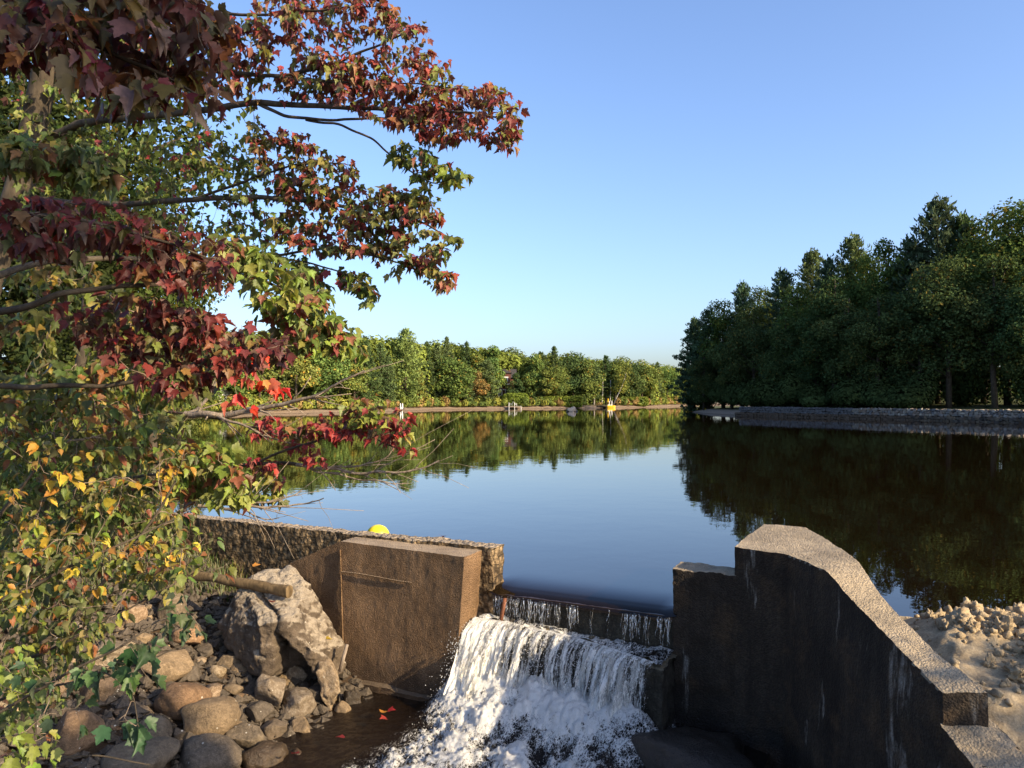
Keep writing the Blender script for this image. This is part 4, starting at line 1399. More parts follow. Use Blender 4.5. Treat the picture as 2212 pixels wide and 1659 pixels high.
# low shrubs along the far waterline
sh_c, sh_n, sh_k = [], [], []
for px in np.arange(240, 1492, 5.0):
    if 1266 < px < 1292 or 1094 < px < 1128 or 855 < px < 872 or 1300 < px < 1332: continue
    d = shore_d(px) + 1.0 + rgw.uniform(0, 2.2)
    x = (px - CX) / F * d
    n = 75
    hgt = rgw.uniform(0.6, 2.6)
    dd = rgw.standard_normal((n, 3)); dd /= np.linalg.norm(dd, axis=1)[:, None]
    sh_c.append(np.stack([x + dd[:, 0] * 0.8, d + dd[:, 1] * 0.8, 0.65 + hgt * 0.5 * (1 + dd[:, 2])], -1))
    sh_n.append(dd + np.array([0, 0, 0.4]))
    tint = np.array([(0.12, 0.14, 0.03), (0.17, 0.17, 0.035), (0.08, 0.11, 0.03), (0.19, 0.13, 0.05)][rgw.integers(0, 4)])
    sh_k.append(np.repeat(tint * (1 + 0.2 * rgw.standard_normal((n, 1))), 4, 0))
cc = np.concatenate(sh_c)
v, f = cards(cc, np.concatenate(sh_n), rgw.uniform(0.3, 0.6, len(cc)), rgw.uniform(0.5, 0.9, len(cc))[:, None], rgw)
tag(obj('undergrowth', mesh_np('undergrowth', v, f.ravel(), np.full(len(f), 4), M['far_foliage'], np.clip(1.5 * np.concatenate(sh_k), 0.01, 0.4))), 'low bushes lining the far waterline', 'undergrowth', kind='stuff')


# clipped hedges and small cedars
def hedge(name, px0, px1, pyt, back, depth, colr, label, round_=0.5, n=5200):
    d = shore_d((px0 + px1) / 2) + back
    x0, x1 = (px0 - CX) / F * d, (px1 - CX) / F * d
    zt = CAMZ + (CY - pyt) / F * d
    rg = np.random.default_rng(int(px0))
    # superellipsoid shell
    a = rg.standard_normal((n, 3)); a /= np.linalg.norm(a, axis=1)[:, None]
    pw = 1 - 0.72 * (1 - round_)
    s = np.sign(a) * np.abs(a) ** pw
    s /= np.max(np.abs(s), axis=1)[:, None] ** (1 - round_ * 0.6)
    c = np.stack([(x0 + x1) / 2 + s[:, 0] * (x1 - x0) / 2, d + s[:, 1] * depth / 2, 0.4 + (zt - 0.4) * (0.5 + 0.5 * s[:, 2])], -1)
    c += rg.standard_normal((n, 3)) * 0.08
    e = empty(name, ((x0 + x1) / 2, d, 0.5))
    v, f = cards(c, a + 0.4 * rg.standard_normal((n, 3)), rg.uniform(0.3, 0.55, n), rg.uniform(0.4, 0.7, n)[:, None], rg)
    cl = np.repeat(np.array(colr) * (1 + 0.2 * rg.standard_normal((n, 1))), 4, 0)
    obj('foliage', mesh_np('foliage', v - np.array(e.location), f.ravel(), np.full(n, 4), M['far_foliage'], np.clip(cl, 0.01, 0.5)), e)
    st = MB()
    for q in np.linspace(x0 + 0.6, x1 - 0.6, 6):
        st.tube([(q, d, 0.0), (q, d, zt * 0.7)], [0.08, 0.04], 5)
    st.build('stems', M['bark'], e)
    tag(e, label, 'hedge')


hedge('cedar_hedge', 1086, 1142, 850, 4.5, 3.0, (0.15, 0.20, 0.035), 'rounded bright green cedar hedge below the brown house', 0.75)
hedge('cedar_hedge', 1172, 1256, 857, 3.5, 3.0, (0.16, 0.20, 0.035), 'square-clipped bright green cedar hedge beside the gap in the trees', 0.25, 7000)
hedge('cedar_hedge', 1335, 1400, 858, 4.0, 2.5, (0.15, 0.19, 0.035), 'loose green cedar hedge behind the yellow boat', 0.7)
for px, py, tint, lab in ((1287, 862, 'y', 'tiny clipped cone cedar right of the square hedge'), (1500 - 118, 850, 'y', 'slim cedar right of the loose hedge'), (1440, 852, 'y', 'slim cedar near the dark promontory'), (1458, 855, 'g', 'small cedar next to the promontory edge'), (1420, 850, 'g', 'narrow green cedar between slim cedars on the far shore')):
    d = shore_d(px) + 2.8
    plant_tree('cedar_tree', CD[0], (px - CX) / F * d, d, CAMZ + (CY - py) / F * d - 0.6, 0.62 if py > 855 else 0.9, GREEN[tint], lab, 'tree')

# leaning birch and pale trunks in the gap
lb = MB()
d = shore_d(1320) + 3
lb.tube([P(1325, 874, d), P(1336, 850, d), P(1347, 826, d), P(1353, 805, d)], [0.16, 0.14, 0.11, 0.06], 7)
e = empty('birch_tree', P(1325, 874, d))
lb.build('trunk', M['birch_bark'], e, True)
rg = np.random.default_rng(77)
n = 700
tt = rg.random(n)
c = np.stack([np.interp(tt, [0, 1], [P(1338, 846, d)[k], P(1356, 795, d)[k]]) for k in range(3)], -1) + rg.standard_normal((n, 3)) * np.array([0.9, 0.9, 0.8])
v, f = cards(c, rg.standard_normal((n, 3)), rg.uniform(0.3, 0.55, n), rg.uniform(0.5, 0.8, n)[:, None], rg)
obj('crown', mesh_np('crown', v - np.array(e.location), f.ravel(), np.full(n, 4), M['far_foliage'], np.repeat(np.array([[0.17, 0.18, 0.04]]) * (1 + 0.2 * rg.standard_normal((n, 1))), 4, 0).clip(0.01, 1)), e)
tag(e, 'slender birch leaning to the right above the yellow boat', 'tree')
for k, (px, py) in enumerate(((1283, 838), (1300, 842), (1317, 846))):
    d = shore_d(px) + 7
    e = empty('bare_trunk', P(px, 878, d))
    MB().tube([P(px, 878, d), P(px + 1, 858, d), P(px + 2, py, d), P(px + 2, py - 25, d)], [0.16, 0.15, 0.13, 0.1], 7).build('trunk', M['birch_bark'], e, True)
    tag(e, ('pale trunk beside the tiny cone cedar', 'second pale trunk right of the tiny cone cedar', 'pale trunk just left of the leaning birch')[k], 'tree')

# ------------------------------------------------------------------ house, docks, boat on the far shore
d = shore_d(1098) + 10
hs = empty('house', P(1096, 866, d))


def hp(px0, px1, py0, py1, dd0, dd1):
    a, b = P(px0, py1, d), P(px1, py0, d)
    return a[0], b[0], d + dd0, d + dd1, a[2], b[2]


MB().box(*hp(1066, 1112, 816, 872, 0.0, 7)).build('wall', M['house'], hs)
MB().box(*hp(1076, 1103, 800, 828, -0.6, 4)).build('gable_wall', M['house'], hs)
rf = MB()
x0, x1, _, _, _, zt = hp(1062, 1116, 816, 872, 0, 0)
zr = P(0, 796, d)[2]
rf.add([(x0, d - 0.5, zt), (x1, d - 0.5, zt), (x1, d + 3.5, zr), (x0, d + 3.5, zr), (x0, d + 7.5, zt), (x1, d + 7.5, zt)], [(0, 1, 2, 3), (3, 2, 5, 4), (0, 3, 4), (1, 5, 2)])
rf.build('roof', M['roof'], hs)
g0, g1 = P(1073, 800, d)[0], P(1106, 800, d)[0]
zg0, zg1 = P(0, 806, d)[2], P(0, 797, d)[2]
MB().add([(g0, d - 0.9, zg0), (g1, d - 0.9, zg0), ((g0 + g1) / 2, d - 0.9, zg1), (g0, d + 3, zg0), (g1, d + 3, zg0), ((g0 + g1) / 2, d + 3, zg1)], [(0, 1, 2), (0, 2, 5, 3), (2, 1, 4, 5)]).build('gable_roof', M['roof'], hs)


def window(px0, px1, py0, py1, front, mull=1):
    x0, x1, y0, _, z0, z1 = hp(px0, px1, py0, py1, front, 0)
    w = MB().box(x0, x1, y0 - 0.04, y0 - 0.01, z0, z1).build('window', M['glass'], hs)
    fr = MB()
    b = 0.18
    for k in range(mull + 1):
        xx = x0 + (x1 - x0) * k / mull
        fr.box(xx - b / 2, xx + b / 2, y0 - 0.12, y0 - 0.042, z0 - b, z1 + b)
    fr.box(x0 - b, x1 + b, y0 - 0.13, y0 - 0.043, z1, z1 + b * 1.4)
    fr.box(x0 - b, x1 + b, y0 - 0.13, y0 - 0.043, z0 - b * 1.4, z0)
    f_ = fr.build('window_frame', M['white'], None)
    f_.parent = w
    f_.matrix_parent_inverse = Matrix.Translation(-hs.location)
    return w


window(1089, 1096.5, 816, 829, -0.6, 2)
window(1092, 1104, 845, 862, 0.0, 3)
window(1078, 1084, 842, 856, 0.0, 1)
MB().box(*hp(1084, 1105, 829.5, 831, -0.75, -0.6)).box(*hp(1086, 1108, 840.5, 842.5, -0.5, -0.02)).build('trim', M['white'], hs)
for px in (1098.5, 1107):
    MB().box(*hp(px, px + 1.2, 842.6, 872, -0.45, -0.3)).build('porch_post', M['white'], hs)
tag(hs, 'brown house with white-trimmed windows half hidden by far-shore trees', 'house')

d = shore_d(470) + 11
wc = empty('cottage', P(473, 872, d))
MB().box(*hp(463, 482, 826, 874, 0, 5)).build('wall', M['white'], wc)
x0, x1, _, _, _, zt = hp(460, 485, 826, 874, 0, 0)
MB().add([(x0, d - 0.4, zt), (x1, d - 0.4, zt), (x1, d + 2.5, zt + 1.6), (x0, d + 2.5, zt + 1.6), (x0, d + 5.4, zt), (x1, d + 5.4, zt)], [(0, 1, 2, 3), (3, 2, 5, 4), (0, 3, 4), (1, 5, 2)]).build('roof', M['roof'], wc)
hs = wc
window(470, 475, 838, 850, 0.0, 1)
tag(wc, 'white cottage glimpsed through the trees at the far left shore', 'house')

# dock with chairs
d = shore_d(1112) - 2.5
dk = empty('dock', P(1112, 886, d))
dz = 0.55
xa, xb = P(1099, 0, d)[0], P(1126, 0, d)[0]
for k in range(10):
    w = (xb - xa) / 10
    MB().box(xa + k * w, xa + (k + 0.93) * w, d - 0.8, d + 3.5, dz, dz + 0.08).build('plank', M['dock'], dk)
for px in (1099.5, 1111.5, 1125.5):
    for dy in (-0.7, 2.8):
        x = P(px, 0, d)[0]
        MB().tube([(x, d + dy, -0.8), (x, d + dy, dz + (0.9 if px < 1112 else 0.12))], 0.075, 6).build('post', M['white'], dk)
tag(dk, 'pale wooden dock on posts in front of the rounded hedge', 'dock')


def garden_chair(px, mat, lab, face):
    x = P(px, 0, d)[0]
    y = d + 0.9
    c = empty('garden_chair', (x, y, dz + 0.08))
    b = dz + 0.08
    MB().box(x - 0.3, x + 0.3, y - 0.3, y + 0.3, b + 0.36, b + 0.42).build('seat', mat, c)
    s = 0.3 * face
    MB().add([(x - s, y - 0.3, b + 0.42), (x - s, y + 0.3, b + 0.42), (x - s * 1.5, y + 0.3, b + 1.1), (x - s * 1.5, y - 0.3, b + 1.1), (x - s * 0.85, y - 0.3, b + 0.42), (x - s * 0.85, y + 0.3, b + 0.42), (x - s * 1.35, y + 0.3, b + 1.1), (x - s * 1.35, y - 0.3, b + 1.1)],
             [(0, 1, 2, 3), (5, 4, 7, 6), (0, 3, 7, 4), (1, 5, 6, 2), (3, 2, 6, 7)]).build('backrest', mat, c)
    for sx in (-1, 1):
        for sy in (-1, 1):
            MB().tube([(x + sx * 0.26, y + sy * 0.26, b), (x + sx * 0.26, y + sy * 0.26, b + 0.36)], 0.035, 5).build('leg', mat, c)
        MB().box(x - 0.3, x + 0.3, y + sx * 0.3 - 0.05, y + sx * 0.3 + 0.05, b + 0.60, b + 0.65).build('armrest', mat, c)
    tag(c, lab, 'chair', 'chairs on the dock')


garden_chair(1114, M['white'], 'white garden chair on the pale dock', 1)
garden_chair(1104, M['metal'], 'grey garden chair left of the white chair on the dock', -1)

# dock with ladder, left
d = shore_d(866) - 4
fd = empty('floating_dock', P(858, 890, d))
x0, x1 = P(846, 0, d)[0], P(866, 0, d)[0]
MB().box(x0, x1, d, d + 5, 0.30, 0.52).build('deck', M['dark_dock'], fd)
for px in (847, 856, 865):
    x = P(px, 0, d)[0]
    MB().tube([(x, d + 0.3, -0.8), (x, d + 0.3, 0.3)], 0.09, 6).build('post', M['dark_dock'], fd)
tag(fd, 'dark dock behind the red leaves at the far shore', 'dock')
la = empty('swim_ladder', P(867, 890, d - 0.1))
for px in (865.2, 869.6):
    x = P(px, 0, d)[0]
    t = np.linspace(0, math.pi, 8)
    MB().tube([(x, d - 0.25, -0.5), (x, d - 0.25, 1.2)] + [(x, d + 0.05 - 0.3 * math.cos(q), 1.2 + 0.28 * math.sin(q)) for q in t] + [(x, d + 0.35, 0.5)], 0.06, 6).build('rail', M['white'], la, True)
for z in (-0.1, 0.15, 0.4, 0.62):
    a, b = P(865.2, 0, d)[0], P(869.6, 0, d)[0]
    MB().box(a, b, d - 0.33, d - 0.2, z, z + 0.12).build('rung', M['white'], la)
tag(la, 'white swim ladder with curved handrails on the dark dock', 'ladder')

# yellow pedal boat
d = shore_d(1318) - 1.5
pb = empty('pedal_boat', P(1318, 882, d))


def bx(px0, px1, z0, z1, y0, y1, name, mat, par=pb):
    return MB().box(P(px0, 0, d)[0], P(px1, 0, d)[0], d + y0, d + y1, z0, z1).build(name, mat, par)


for y0 in (-0.8, 0.35):
    xs = [P(1308 + q * 2.05, 0, d)[0] for q in range(11)]
    pr = []
    for q, x in enumerate(xs):
        t = q / 10
        w = 0.30 * min(1, 0.35 + 3 * t, 0.45 + 3 * (1 - t))
        zt = 0.50 + 0.12 * abs(2 * t - 1) ** 3
        pr.append([(x, d + y0 + 0.22 - w, 0.05), (x, d + y0 + 0.22 - w, zt), (x, d + y0 + 0.22 + w, zt), (x, d + y0 + 0.22 + w, 0.05)])
    h_ = MB()
    vv = np.array(pr).reshape(-1, 3)
    ff = [(4 * q + k, 4 * q + (k + 1) % 4, 4 * q + 4 + (k + 1) % 4, 4 * q + 4 + k) for q in range(10) for k in range(4)] + [(3, 2, 1, 0), (40, 41, 42, 43)]
    h_.add(vv, ff)
    h_.build('hull', M['yellow'], pb)
bx(1310, 1326, 0.42, 0.62, -0.7, 0.7, 'deck', M['yellow'])
for q, px in enumerate((1312.5, 1318)):
    bx(px, px + 4.2, 0.63, 0.85, -0.6, 0.5, 'seat', M['white'])
    bx(px + 2.9, px + 4.2, 0.86, 1.75 + 0.1 * q, -0.6, 0.5, 'backrest', M['white'])
tag(pb, 'yellow pedal boat with white seats moored at the far shore', 'boat')
d = shore_d(1300) - 0.5
bd = empty('small_dock', P(1300, 882, d))
MB().box(P(1291, 0, d)[0], P(1312, 0, d)[0], d, d + 3, 0.35, 0.6).build('deck', M['dark_dock'], bd)
for px in (1292, 1301, 1311):
    x = P(px, 0, d)[0]
    MB().tube([(x, d + 0.2, -0.6), (x, d + 0.2, 0.36)], 0.1, 6).build('post', M['dark_dock'], bd)
tag(bd, 'dark low dock left of the yellow boat', 'dock')
yp = MB()
x = P(1315.5, 0, d)[0]
yp.tube([(x, d + 2, 0.2), (x, d + 2, 1.2), (x, d + 2, 2.4)], [0.12, 0.12, 0.11], 8)
tag(yp.build('marker_post', M['yellow'], None, True), 'upright yellow marker post behind the small dark dock', 'post')

# boulder standing in the lake
o = obj('lake_boulder', rock_mesh(351, M['pale_boulder'], cuts=8, sharp=0.95, rough=0.08))
o.location = P(1235, 886.5, 146)
o.scale = (0.85, 0.7, 0.72)
tag(o, 'pale angular boulder breaking the lake surface in front of the hedge', 'rock')
o = obj('lake_rock', rock_mesh(352, M['wet_rock'], cuts=8))
o.location = P(1226.5, 888.5, 146)
o.scale = (0.32, 0.4, 0.35)
tag(o, 'small dark rock touching the pale boulder in the lake', 'rock')
o = obj('lake_rock', rock_mesh(353, M['wet_rock'], cuts=8))
o.location = P(1243, 889, 146.2)
o.scale = (0.5, 0.5, 0.2)
tag(o, 'flat dark rock right of the pale boulder in the lake', 'rock')

# ------------------------------------------------------------------ shaded right bank
RB = [  # px, top py, distance, kind, tint, width
    (1500, 690, 146, 'P2', 'b', 0.95), (1530, 668, 142, 'P0', 'b', 0.9), (1520, 760, 139, 'B2', 'd', 0.8), (1562, 650, 140, 'B1', 'g', 0.9), (1604, 612, 137, 'P1', 'b', 0.85), (1580, 720, 132, 'B2', 'd', 1.0), (1625, 660, 128, 'B0', 'd', 0.9), (1650, 622, 134, 'B1', 'g', 0.8),
    (1690, 585, 126, 'P1', 'b', 0.9), (1700, 690, 116, 'B2', 'd', 1.0), (1720, 620, 118, 'B0', 'g', 0.8), (1755, 542, 124, 'P0', 'p', 0.85), (1765, 655, 110, 'B1', 'd', 1.0), (1790, 560, 118, 'P1', 'b', 0.8), (1842, 512, 116, 'P0', 'p', 0.95), (1830, 650, 104, 'B2', 'd', 1.0), (1800, 600, 108, 'B1', 'd', 0.9),
    (1885, 548, 112, 'B0', 'g', 0.8), (1920, 522, 108, 'B1', 'g', 0.8), (1900, 640, 98, 'B1', 'd', 1.0), (1966, 515, 106, 'P1', 'b', 0.9), (2026, 430, 104, 'P0', 'b', 1.0), (1985, 600, 95, 'B2', 'd', 1.0), (2080, 465, 103, 'P1', 'p', 0.9), (2050, 560, 92, 'B0', 'd', 1.0), (2125, 470, 100, 'B1', 'g', 0.9),
    (2150, 560, 88, 'B1', 'd', 0.9), (2178, 446, 95, 'B0', 'g', 1.0), (2235, 440, 90, 'B1', 'g', 1.0), (2250, 560, 84, 'B0', 'd', 1.0)]
RB.sort()
RLOOK = {('B', 'g'): 'green-topped broadleaf tree', ('B', 'd'): 'dark shaded broadleaf tree', ('P', 'b'): 'dark blue-green pine', ('P', 'p'): 'sun-tipped pine'}
cnt = {}
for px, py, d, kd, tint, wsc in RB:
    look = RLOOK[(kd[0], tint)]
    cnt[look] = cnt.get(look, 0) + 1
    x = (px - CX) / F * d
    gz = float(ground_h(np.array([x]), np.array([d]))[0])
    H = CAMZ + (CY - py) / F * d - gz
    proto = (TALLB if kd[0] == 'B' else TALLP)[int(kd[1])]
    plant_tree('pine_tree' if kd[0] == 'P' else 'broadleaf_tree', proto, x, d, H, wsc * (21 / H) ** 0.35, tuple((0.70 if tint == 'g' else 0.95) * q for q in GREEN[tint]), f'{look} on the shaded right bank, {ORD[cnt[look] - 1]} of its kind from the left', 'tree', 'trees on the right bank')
# understory and the wood behind
un_c, un_n, un_k = [], [], []
for k in range(210):
    t = rgw.random()
    q = np.array([52.5, 76.0]) * (1 - t) + np.array([32.5, 143.0]) * t if t > 0.5 else GA * (1 - 2 * t) + GB * 2 * t
    back = 2.0 + 16 * rgw.random() ** 1.3
    q = q - gn * back if t <= 0.5 else q + np.array([back * (1 if back > 5 else 0.5) - 0.4, 0.3 * back])
    if t < 0.22 and back < 9: continue
    n = 620
    H = rgw.uniform(1.5, 5.5) if back < 8 else rgw.uniform(5, 13)
    R_ = rgw.uniform(1.4, 3.0)
    dd = rgw.standard_normal((n, 3)); dd /= np.linalg.norm(dd, axis=1)[:, None]
    un_c.append(np.stack([q[0] + dd[:, 0] * R_, q[1] + dd[:, 1] * R_, 1.1 + H * 0.5 * (1 + dd[:, 2] * rgw.uniform(0.6, 1.0, n))], -1))
    un_n.append(dd + np.array([0, 0, 0.4]))
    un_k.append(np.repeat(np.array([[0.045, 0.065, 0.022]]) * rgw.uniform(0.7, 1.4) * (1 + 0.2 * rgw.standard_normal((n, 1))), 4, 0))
for k in range(150):
    px = rgw.uniform(1520, 2330)
    d = np.interp(px, [1480, 2212, 2330], [160, 118, 112]) + rgw.uniform(0, 26)
    pyt = np.interp(px, [1480, 1540, 1700, 1840, 2025, 2330], [760, 690, 605, 555, 505, 480]) + rgw.uniform(0, 60)
    x = (px - CX) / F * d
    H = CAMZ + (CY - pyt) / F * d
    n = 760
    dd = rgw.standard_normal((n, 3)); dd /= np.linalg.norm(dd, axis=1)[:, None]
    un_c.append(np.stack([x + dd[:, 0] * 3.2, d + dd[:, 1] * 3.2, 2 + (H - 2) * (0.5 + 0.5 * dd[:, 2])], -1))
    un_n.append(dd + np.array([0, 0, 0.4]))
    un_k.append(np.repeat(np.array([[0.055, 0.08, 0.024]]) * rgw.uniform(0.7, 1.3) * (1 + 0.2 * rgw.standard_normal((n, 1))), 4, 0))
cc = np.concatenate(un_c)
v, f = cards(cc, np.concatenate(un_n), rgw.uniform(0.28, 0.55, len(cc)), rgw.uniform(0.5, 0.9, len(cc))[:, None], rgw)
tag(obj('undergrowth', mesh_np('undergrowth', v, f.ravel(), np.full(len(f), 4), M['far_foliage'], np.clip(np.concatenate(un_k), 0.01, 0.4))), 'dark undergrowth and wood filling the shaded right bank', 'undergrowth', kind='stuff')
for o in COL.objects:                 # masses carry their tint in the mesh
    if o.name.startswith(('undergrowth', 'forest', 'foliage')):
        o.color = (1, 1, 1, 1)
# ------------------------------------------------------------------ foreground leaves and branches
half = [(0.0, 0.0), (0.13, -0.06), (0.29, 0.0), (0.40, 0.09), (0.35, 0.20), (0.45, 0.27), (0.49, 0.41), (0.61, 0.58), (0.48, 0.575), (0.43, 0.64), (0.28, 0.585), (0.255, 0.66), (0.29, 0.75), (0.18, 0.79), (0.13, 0.92), (0.0, 1.10)]
outl = half + [(-x, y) for x, y in half[-2:0:-1]]
MAPLE = np.array([(0, 0.34)] + outl, float)
MAPLE = np.column_stack([MAPLE, 0.26 * np.abs(MAPLE[:, 0]) - 0.34 * np.maximum(0, MAPLE[:, 1] - 0.3) ** 2])
MAPLE[0, 2] -= 0.03
k_ = len(outl)
MAPLE_F = np.array([(0, 1 + i, 1 + (i + 1) % k_) for i in range(k_)])
half = [(0.0, 0.0), (0.15, 0.02), (0.24, 0.13), (0.33, 0.17), (0.31, 0.30), (0.39, 0.40), (0.30, 0.50), (0.31, 0.63), (0.19, 0.70), (0.16, 0.83), (0.07, 0.88), (0.0, 1.02)]
outl = half + [(-x, y) for x, y in half[-2:0:-1]]
OVAL = np.array([(0, 0.4)] + outl, float)
OVAL = np.column_stack([OVAL, 0.26 * np.abs(OVAL[:, 0]) - 0.25 * np.maximum(0, OVAL[:, 1] - 0.3) ** 2])
k_ = len(outl)
OVAL_F = np.array([(0, 1 + i, 1 + (i + 1) % k_) for i in range(k_)])

PAL = {
    'red': [((0.23, 0.045, 0.038), 3), ((0.28, 0.065, 0.048), 2), ((0.16, 0.030, 0.030), 2), ((0.24, 0.11, 0.045), 1.5), ((0.17, 0.18, 0.045), 3)],
    'mix': [((0.22, 0.045, 0.036), 3), ((0.27, 0.07, 0.04), 1), ((0.13, 0.145, 0.03), 4), ((0.19, 0.18, 0.04), 2), ((0.15, 0.085, 0.03), 1)],
    'green': [((0.11, 0.15, 0.025), 5), ((0.17, 0.20, 0.035), 3), ((0.21, 0.20, 0.04), 1), ((0.20, 0.03, 0.03), 1)],
    'bright': [((0.16, 0.21, 0.035), 5), ((0.22, 0.245, 0.045), 3), ((0.22, 0.09, 0.045), 1)],
    'maroon': [((0.11, 0.022, 0.018), 5), ((0.17, 0.032, 0.026), 3), ((0.07, 0.018, 0.014), 2), ((0.32, 0.035, 0.03), 0.5), ((0.19, 0.10, 0.035), 1.5), ((0.11, 0.12, 0.03), 1.5)],
    'scarlet': [((0.55, 0.05, 0.02), 3), ((0.45, 0.03, 0.03), 2), ((0.50, 0.22, 0.04), 1)],
    'crimson': [((0.25, 0.030, 0.030), 4), ((0.33, 0.045, 0.035), 2), ((0.22, 0.12, 0.04), 1), ((0.20, 0.03, 0.03), 1), ((0.24, 0.24, 0.05), 1)],
    'dusk': [((0.10, 0.03, 0.02), 3), ((0.12, 0.09, 0.025), 3), ((0.28, 0.10, 0.025), 1.4), ((0.13, 0.018, 0.022), 2), ((0.20, 0.12, 0.09), 1)],
    'yellow': [((0.40, 0.28, 0.03), 2), ((0.33, 0.17, 0.025), 1.8), ((0.19, 0.22, 0.035), 4), ((0.24, 0.10, 0.025), 1.2), ((0.11, 0.13, 0.03), 2)],
    'olive': [((0.14, 0.16, 0.028), 4), ((0.08, 0.11, 0.025), 4), ((0.26, 0.20, 0.035), 1.5), ((0.20, 0.08, 0.03), 1)],
    'shade': [((0.07, 0.10, 0.022), 5), ((0.11, 0.13, 0.028), 3), ((0.16, 0.13, 0.03), 1), ((0.16, 0.05, 0.03), 0.6)],
    'deep': [((0.035, 0.075, 0.03), 4), ((0.06, 0.10, 0.03), 2)],
}


def pick(pal, r):
    c, w = zip(*PAL[pal])
    w = np.array(w, float)
    return np.array(c[r.choice(len(c), p=w / w.sum())])


def in_poly(x, y, poly):
    inside = False
    n = len(poly)
    for i in range(n):
        (x1, y1), (x2, y2) = poly[i], poly[(i + 1) % n]
        if (y1 > y) != (y2 > y) and x < (x2 - x1) * (y - y1) / (y2 - y1) + x1:
            inside = not inside
    return inside


def limb(pts, n_per=8):
    """smooth polyline through (px, py, distance) points"""
    p = np.array([P(*q) for q in pts])
    t = np.arange(len(p))
    tt = np.linspace(0, len(p) - 1, (len(p) - 1) * n_per + 1)
    out = np.stack([np.interp(tt, t, p[:, k]) for k in range(3)], -1)
    for _ in range(3):
        out[1:-1] = 0.25 * out[:-2] + 0.5 * out[1:-1] + 0.25 * out[2:]
    return out


SHAPES = {'maple': (MAPLE, MAPLE_F), 'oval': (OVAL, OVAL_F)}
LEAF_PIECE = {k: mesh_np('leaf', s[0], s[1].ravel(), np.full(len(s[1]), 3), M['leaf_piece'], None, True) for k, s in SHAPES.items()}


